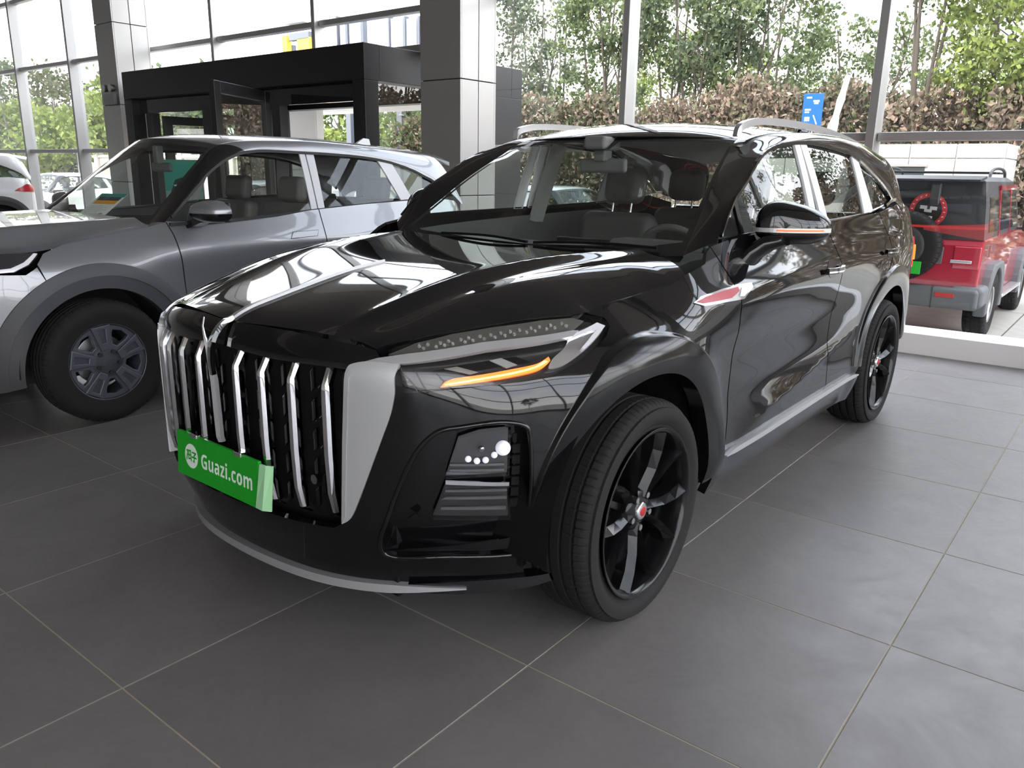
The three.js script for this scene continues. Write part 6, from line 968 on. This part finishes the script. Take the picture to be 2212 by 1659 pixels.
{ // ---------------------------------------------------------------- red off-road car, seen from behind
  const g = thing('car', 'red off-road car with black hardtop and spare wheel seen through the glass', 'car', [-1.02, GY, -9.42]);
  const red = mat([0.42, 0.016, 0.04], 0.22, 0.15, { clearcoat: 1, clearcoatRoughness: 0.04 }), top = mat([0.035, 0.036, 0.04], 0.45), clad = mat([0.11, 0.115, 0.12], 0.65), gl = mat([0.02, 0.022, 0.025], 0.05);
  const both2 = (n, geo, m, par = g) => [mesh(n, geo, m, par), mesh(n, mirror(geo), m, par)];
  // lower body: side profile with wheel cut-outs, extruded across
  const side = [[0, 0.62], [0.02, 1.12], [0.05, 1.18], [2.75, 1.20], [2.85, 1.18], [4.05, 1.13], [4.15, 1.02], [4.18, 0.60], [3.98, 0.56], ...circ2(3.52, 0.40, 0.47, 20, 160, 14), [3.05, 0.50], [1.3, 0.50], ...circ2(0.80, 0.40, 0.47, 12, 160, 14), [0.3, 0.60]];
  mesh('lower_body', at(extr(side, 1.62, 0.02).rotateY(Math.PI / 2), -0.81, 0, 0), red, g);
  const cab = (x, y0, y1, lean) => [[x, y0, -0.03], [x, y0, -2.72], [x - lean, y1, -2.35], [x - lean, y1, -0.08]];
  mesh('hardtop', (() => { const r0 = [[-0.80, 1.19, -0.02], [0.80, 1.19, -0.02], [0.80, 1.19, -2.80], [-0.80, 1.19, -2.80]], r1 = [[-0.76, 1.58, -0.05], [0.76, 1.58, -0.05], [0.76, 1.58, -2.55], [-0.76, 1.58, -2.55]], r2 = [[-0.715, 1.83, -0.10], [0.715, 1.83, -0.10], [0.715, 1.83, -2.25], [-0.715, 1.83, -2.25]], r3 = [[-0.64, 1.88, -0.16], [0.64, 1.88, -0.16], [0.64, 1.88, -2.15], [-0.64, 1.88, -2.15]]; return prism([r0, r1, r2, r3]); })(), top, g);
  mesh('rear_window', prism([[[-0.62, 1.27, -0.015], [0.30, 1.27, -0.015], [0.30, 1.27, -0.06], [-0.62, 1.27, -0.06]], [[-0.59, 1.72, -0.055], [0.28, 1.72, -0.055], [0.28, 1.72, -0.1], [-0.59, 1.72, -0.1]]]), gl, g);
  mesh('rear_spoiler', [prism([[[-0.72, 1.86, -0.1], [0.72, 1.86, -0.1], [0.72, 1.89, -0.12], [-0.72, 1.89, -0.12]], [[-0.70, 1.83, 0.16], [0.70, 1.83, 0.16], [0.70, 1.85, 0.16], [-0.70, 1.85, 0.16]]])], top, g);
  mesh('wiper_box', [rbox(0.20, 0.30, 1.56, 1.80, -0.06, 0.03, 0.02)], top, g);
  both2('side_window', prism([[[0.800, 1.27, -0.30], [0.800, 1.27, -0.98], [0.79, 1.27, -0.98], [0.79, 1.27, -0.30]], [[0.753, 1.66, -0.32], [0.753, 1.66, -0.95], [0.74, 1.66, -0.95], [0.74, 1.66, -0.32]]]), gl); both2('side_window', prism([[[0.803, 1.26, -1.12], [0.803, 1.26, -1.85], [0.79, 1.26, -1.85], [0.79, 1.26, -1.12]], [[0.755, 1.70, -1.12], [0.755, 1.70, -1.80], [0.74, 1.70, -1.80], [0.74, 1.70, -1.12]]]), gl); both2('side_window', prism([[[0.803, 1.26, -1.95], [0.803, 1.26, -2.62], [0.79, 1.26, -2.62], [0.79, 1.26, -1.95]], [[0.755, 1.70, -1.90], [0.755, 1.70, -2.30], [0.74, 1.70, -2.30], [0.74, 1.70, -1.90]]]), gl);
  for (const z of [-1.05, -1.9]) both2('door_frame', prism([[[0.808, 1.19, z + 0.05], [0.808, 1.19, z - 0.05], [0.79, 1.19, z - 0.05], [0.79, 1.19, z + 0.05]], [[0.748, 1.78, z + 0.05], [0.748, 1.78, z - 0.05], [0.73, 1.78, z - 0.05], [0.73, 1.78, z + 0.05]]]), red);
  both2('door_frame', strip([[0.752, 1.76, -1.0], [0.752, 1.76, -2.35]], 0.02, 0.06), red);
  for (const [x0, x1] of [[0.02, 0.46], [-0.46, -0.02]]) mesh('hood_panel', rbox(x0, x1, 1.13, 1.19, -4.05, -2.85, 0.02), red, g);
  mesh('rear_bumper', [rbox(-0.86, 0.86, 0.42, 0.66, -0.06, 0.16, 0.05, 3), rbox(0.55, 0.90, 0.44, 0.68, -0.34, 0.13, 0.06, 3), rbox(-0.90, -0.55, 0.44, 0.68, -0.34, 0.13, 0.06, 3)], clad, g);
  both2('bumper_reflector', rbox(0.42, 0.62, 0.55, 0.60, 0.15, 0.168, 0.006), mat([0.4, 0.02, 0.02], 0.3)); both2('bumper_gap', box(0.385, 0.395, 0.42, 0.665, 0.0, 0.163), top);
  both2('tail_lamp', [rbox(0.52, 0.80, 0.86, 1.12, -0.02, 0.015, 0.02)].map((q) => q)[0], red); both2('lamp_frame', [strip([[0.80, 0.90, -0.10], [0.80, 1.13, -0.10], [0.80, 1.13, -0.36], [0.80, 0.98, -0.36]], 0.02, 0.03, [1, 0, 0])][0], M.chrome);
  mesh('tailgate_trim', [rbox(-0.1, 0.42, 0.90, 1.10, -0.02, 0.012, 0.015)], clad, g); mesh('name_bar', rbox(0.50, 0.72, 0.93, 0.965, 0.0, 0.024, 0.006), M.chrome, g);
  both2('badge_frame', [strip([[0.813, 0.98, -0.42], [0.813, 1.12, -0.42], [0.813, 1.12, -0.72], [0.813, 1.02, -0.78]], 0.012, 0.02, [1, 0, 0])][0], M.chrome);
  for (const a of [0.80, 3.52]) { const fl = circ2(a, 0.40, 0.58, -6, 186, 18), inn = circ2(a, 0.40, 0.455, 186, -6, 18); both2('wheel_flare', at(extr([...fl.map(([x, y]) => [x, Math.min(y, 0.88)]), ...inn], 0.13, 0.02).rotateY(Math.PI / 2), 0.775, 0, 0), clad); }
  both2('running_board', rbox(0.72, 0.92, 0.42, 0.47, -2.95, -1.35, 0.02), M.satin ?? P.satin);
  const tyre = tyreGeo(0.395, 0.22, 0.255, 40, 0.012), rim = join([latheX([[0, 0.05], [0.06, 0.05], [0.08, 0.02], [0.19, 0.03], [0.215, 0.09], [0.22, 0.1], [0.215, 0.11], [0.2, 0.1]], 32)]);
  for (const a of [0.80, 3.52]) for (const s of [1, -1]) { const w = new THREE.Group(); w.name = 'wheel'; w.position.set(s * 0.76, 0.395, -a); w.rotation.y = s < 0 ? Math.PI : 0; g.add(w); mesh('tyre', tyre, P.tyre, w); mesh('rim', rim, mat([0.5, 0.5, 0.5], 0.3, 0.9), w); }
  const sp = new THREE.Group(); sp.name = 'spare_wheel'; sp.position.set(0.02, 1.10, 0.14); sp.rotation.y = -Math.PI / 2; g.add(sp); mesh('tyre', tyre, P.tyre, sp); const cv = mesh('wheel_cover', latheX([[0, 0.125], [0.20, 0.12], [0.25, 0.11], [0.26, 0.06]], 40), mat([0.02, 0.02, 0.022], 0.4), sp);
  const stk = new THREE.Group(); stk.name = 'window_sticker'; stk.position.set(0.19, 1.50, -0.035); stk.rotation.set(-0.09, -Math.PI / 2, 0, 'YXZ'); g.add(stk); mesh('sticker_disc', latheX([[0, 0.124], [0.19, 0.124], [0.19, 0.12]], 40).translate(-0.105, 0, 0), mat([0.02, 0.02, 0.022], 0.4), stk);
  mesh('sticker_ring', latheX([[0.145, 0.124], [0.148, 0.127], [0.196, 0.127], [0.199, 0.124]], 48).translate(-0.105, 0, 0), mat([0.5, 0.03, 0.04], 0.4), stk);
  mesh('sticker_mark', join([rbox(0.121, 0.127, 0.01, 0.05, -0.09, -0.015, 0.002), rbox(0.121, 0.127, 0.01, 0.05, 0.015, 0.09, 0.002), rbox(0.121, 0.127, -0.02, 0.012, -0.04, 0.04, 0.002), rbox(0.121, 0.127, -0.09, -0.06, -0.06, 0.06, 0.002)]).translate(-0.105, 0, 0), mat([0.6, 0.6, 0.6], 0.4), stk);
  for (let k = 0; k < 20; k++) { const A = k / 20 * 6.283; mesh('ring_mark', at(new THREE.BoxGeometry(0.004, 0.02, 0.010), 0.022, 0.172 * Math.cos(A), 0.172 * Math.sin(A), -A, 0, 0), mat([0.7, 0.6, 0.6], 0.5), stk); }
  { const np = new THREE.Group(); np.name = 'number_plate'; np.position.set(0.06, 0.87, 0.285); g.add(np); mesh('plate_board', rbox(-0.2, 0.2, -0.07, 0.07, -0.008, 0.008, 0.004), mat('#0fa01e', 0.4), np); mesh('plate_disc', at(cyl(0.04, 0.04, 0.003, 24).rotateX(Math.PI / 2), 0.03, 0.0, 0.009), mat([0.75, 0.8, 0.75], 0.4), np); }
  const rk = new THREE.Group(); rk.name = 'roof_rack'; g.add(rk); for (const s of [-1, 1]) mesh('rack_rail', tube([[s * 0.62, 1.86, -0.95], [s * 0.62, 1.935, -1.0], [s * 0.62, 1.935, -2.1], [s * 0.62, 1.86, -2.15]], 0.018, 30, 8), top, rk); for (let k = 0; k < 4; k++) mesh('rack_bar', rbox(-0.62, 0.62, 1.92, 1.945, -1.15 - k * 0.3, -1.12 - k * 0.3, 0.008), top, rk);
  both2('wing_mirror', rbox(0.86, 1.04, 1.18, 1.36, -2.72, -2.60, 0.03), top); both2('mirror_arm', rbox(0.78, 0.90, 1.20, 1.24, -2.68, -2.64, 0.01), top);
}
{ // ---------------------------------------------------------------- poster stand on the showroom floor behind the grey car
  const cv = document.createElement('canvas'); cv.width = 256; cv.height = 288; const c = cv.getContext('2d');
  c.fillStyle = '#4fb3a0'; c.fillRect(0, 0, 256, 288); c.fillStyle = '#9cc9bb'; c.fillRect(0, 190, 256, 98); c.fillStyle = '#31443f'; c.beginPath(); c.moveTo(30, 210); c.lineTo(70, 120); c.lineTo(150, 96); c.lineTo(210, 130); c.lineTo(226, 210); c.fill(); c.fillStyle = '#dfeee8'; c.fillRect(60, 150, 60, 10); c.fillRect(70, 170, 40, 10); c.fillStyle = '#c4705f'; c.beginPath(); c.moveTo(150, 200); c.lineTo(240, 110); c.lineTo(250, 160); c.lineTo(190, 230); c.fill();
  const tx = new THREE.CanvasTexture(cv); tx.colorSpace = THREE.SRGBColorSpace;
  const g = thing('poster_stand', 'teal poster on a slim stand behind the grey car', 'poster', [-8.32, 0, -4.62], 0.35);
  mesh('base', rbox(-0.24, 0.24, 0, 0.02, -0.18, 0.18, 0.008), M.steel, g); mesh('post', at(cyl(0.018, 0.018, 0.92, 12), 0, 0.48, -0.02), M.steel, g);
  mesh('board', rbox(-0.29, 0.29, 0.9, 1.48, -0.02, 0.0, 0.005), mat([0.3, 0.3, 0.3], 0.5), g); mesh('poster', at(new THREE.PlaneGeometry(0.56, 0.56), 0, 1.19, 0.0012), mat(0xffffff, 0.4, 0, { map: tx }), g);
}
renderer.render(scene, camera);
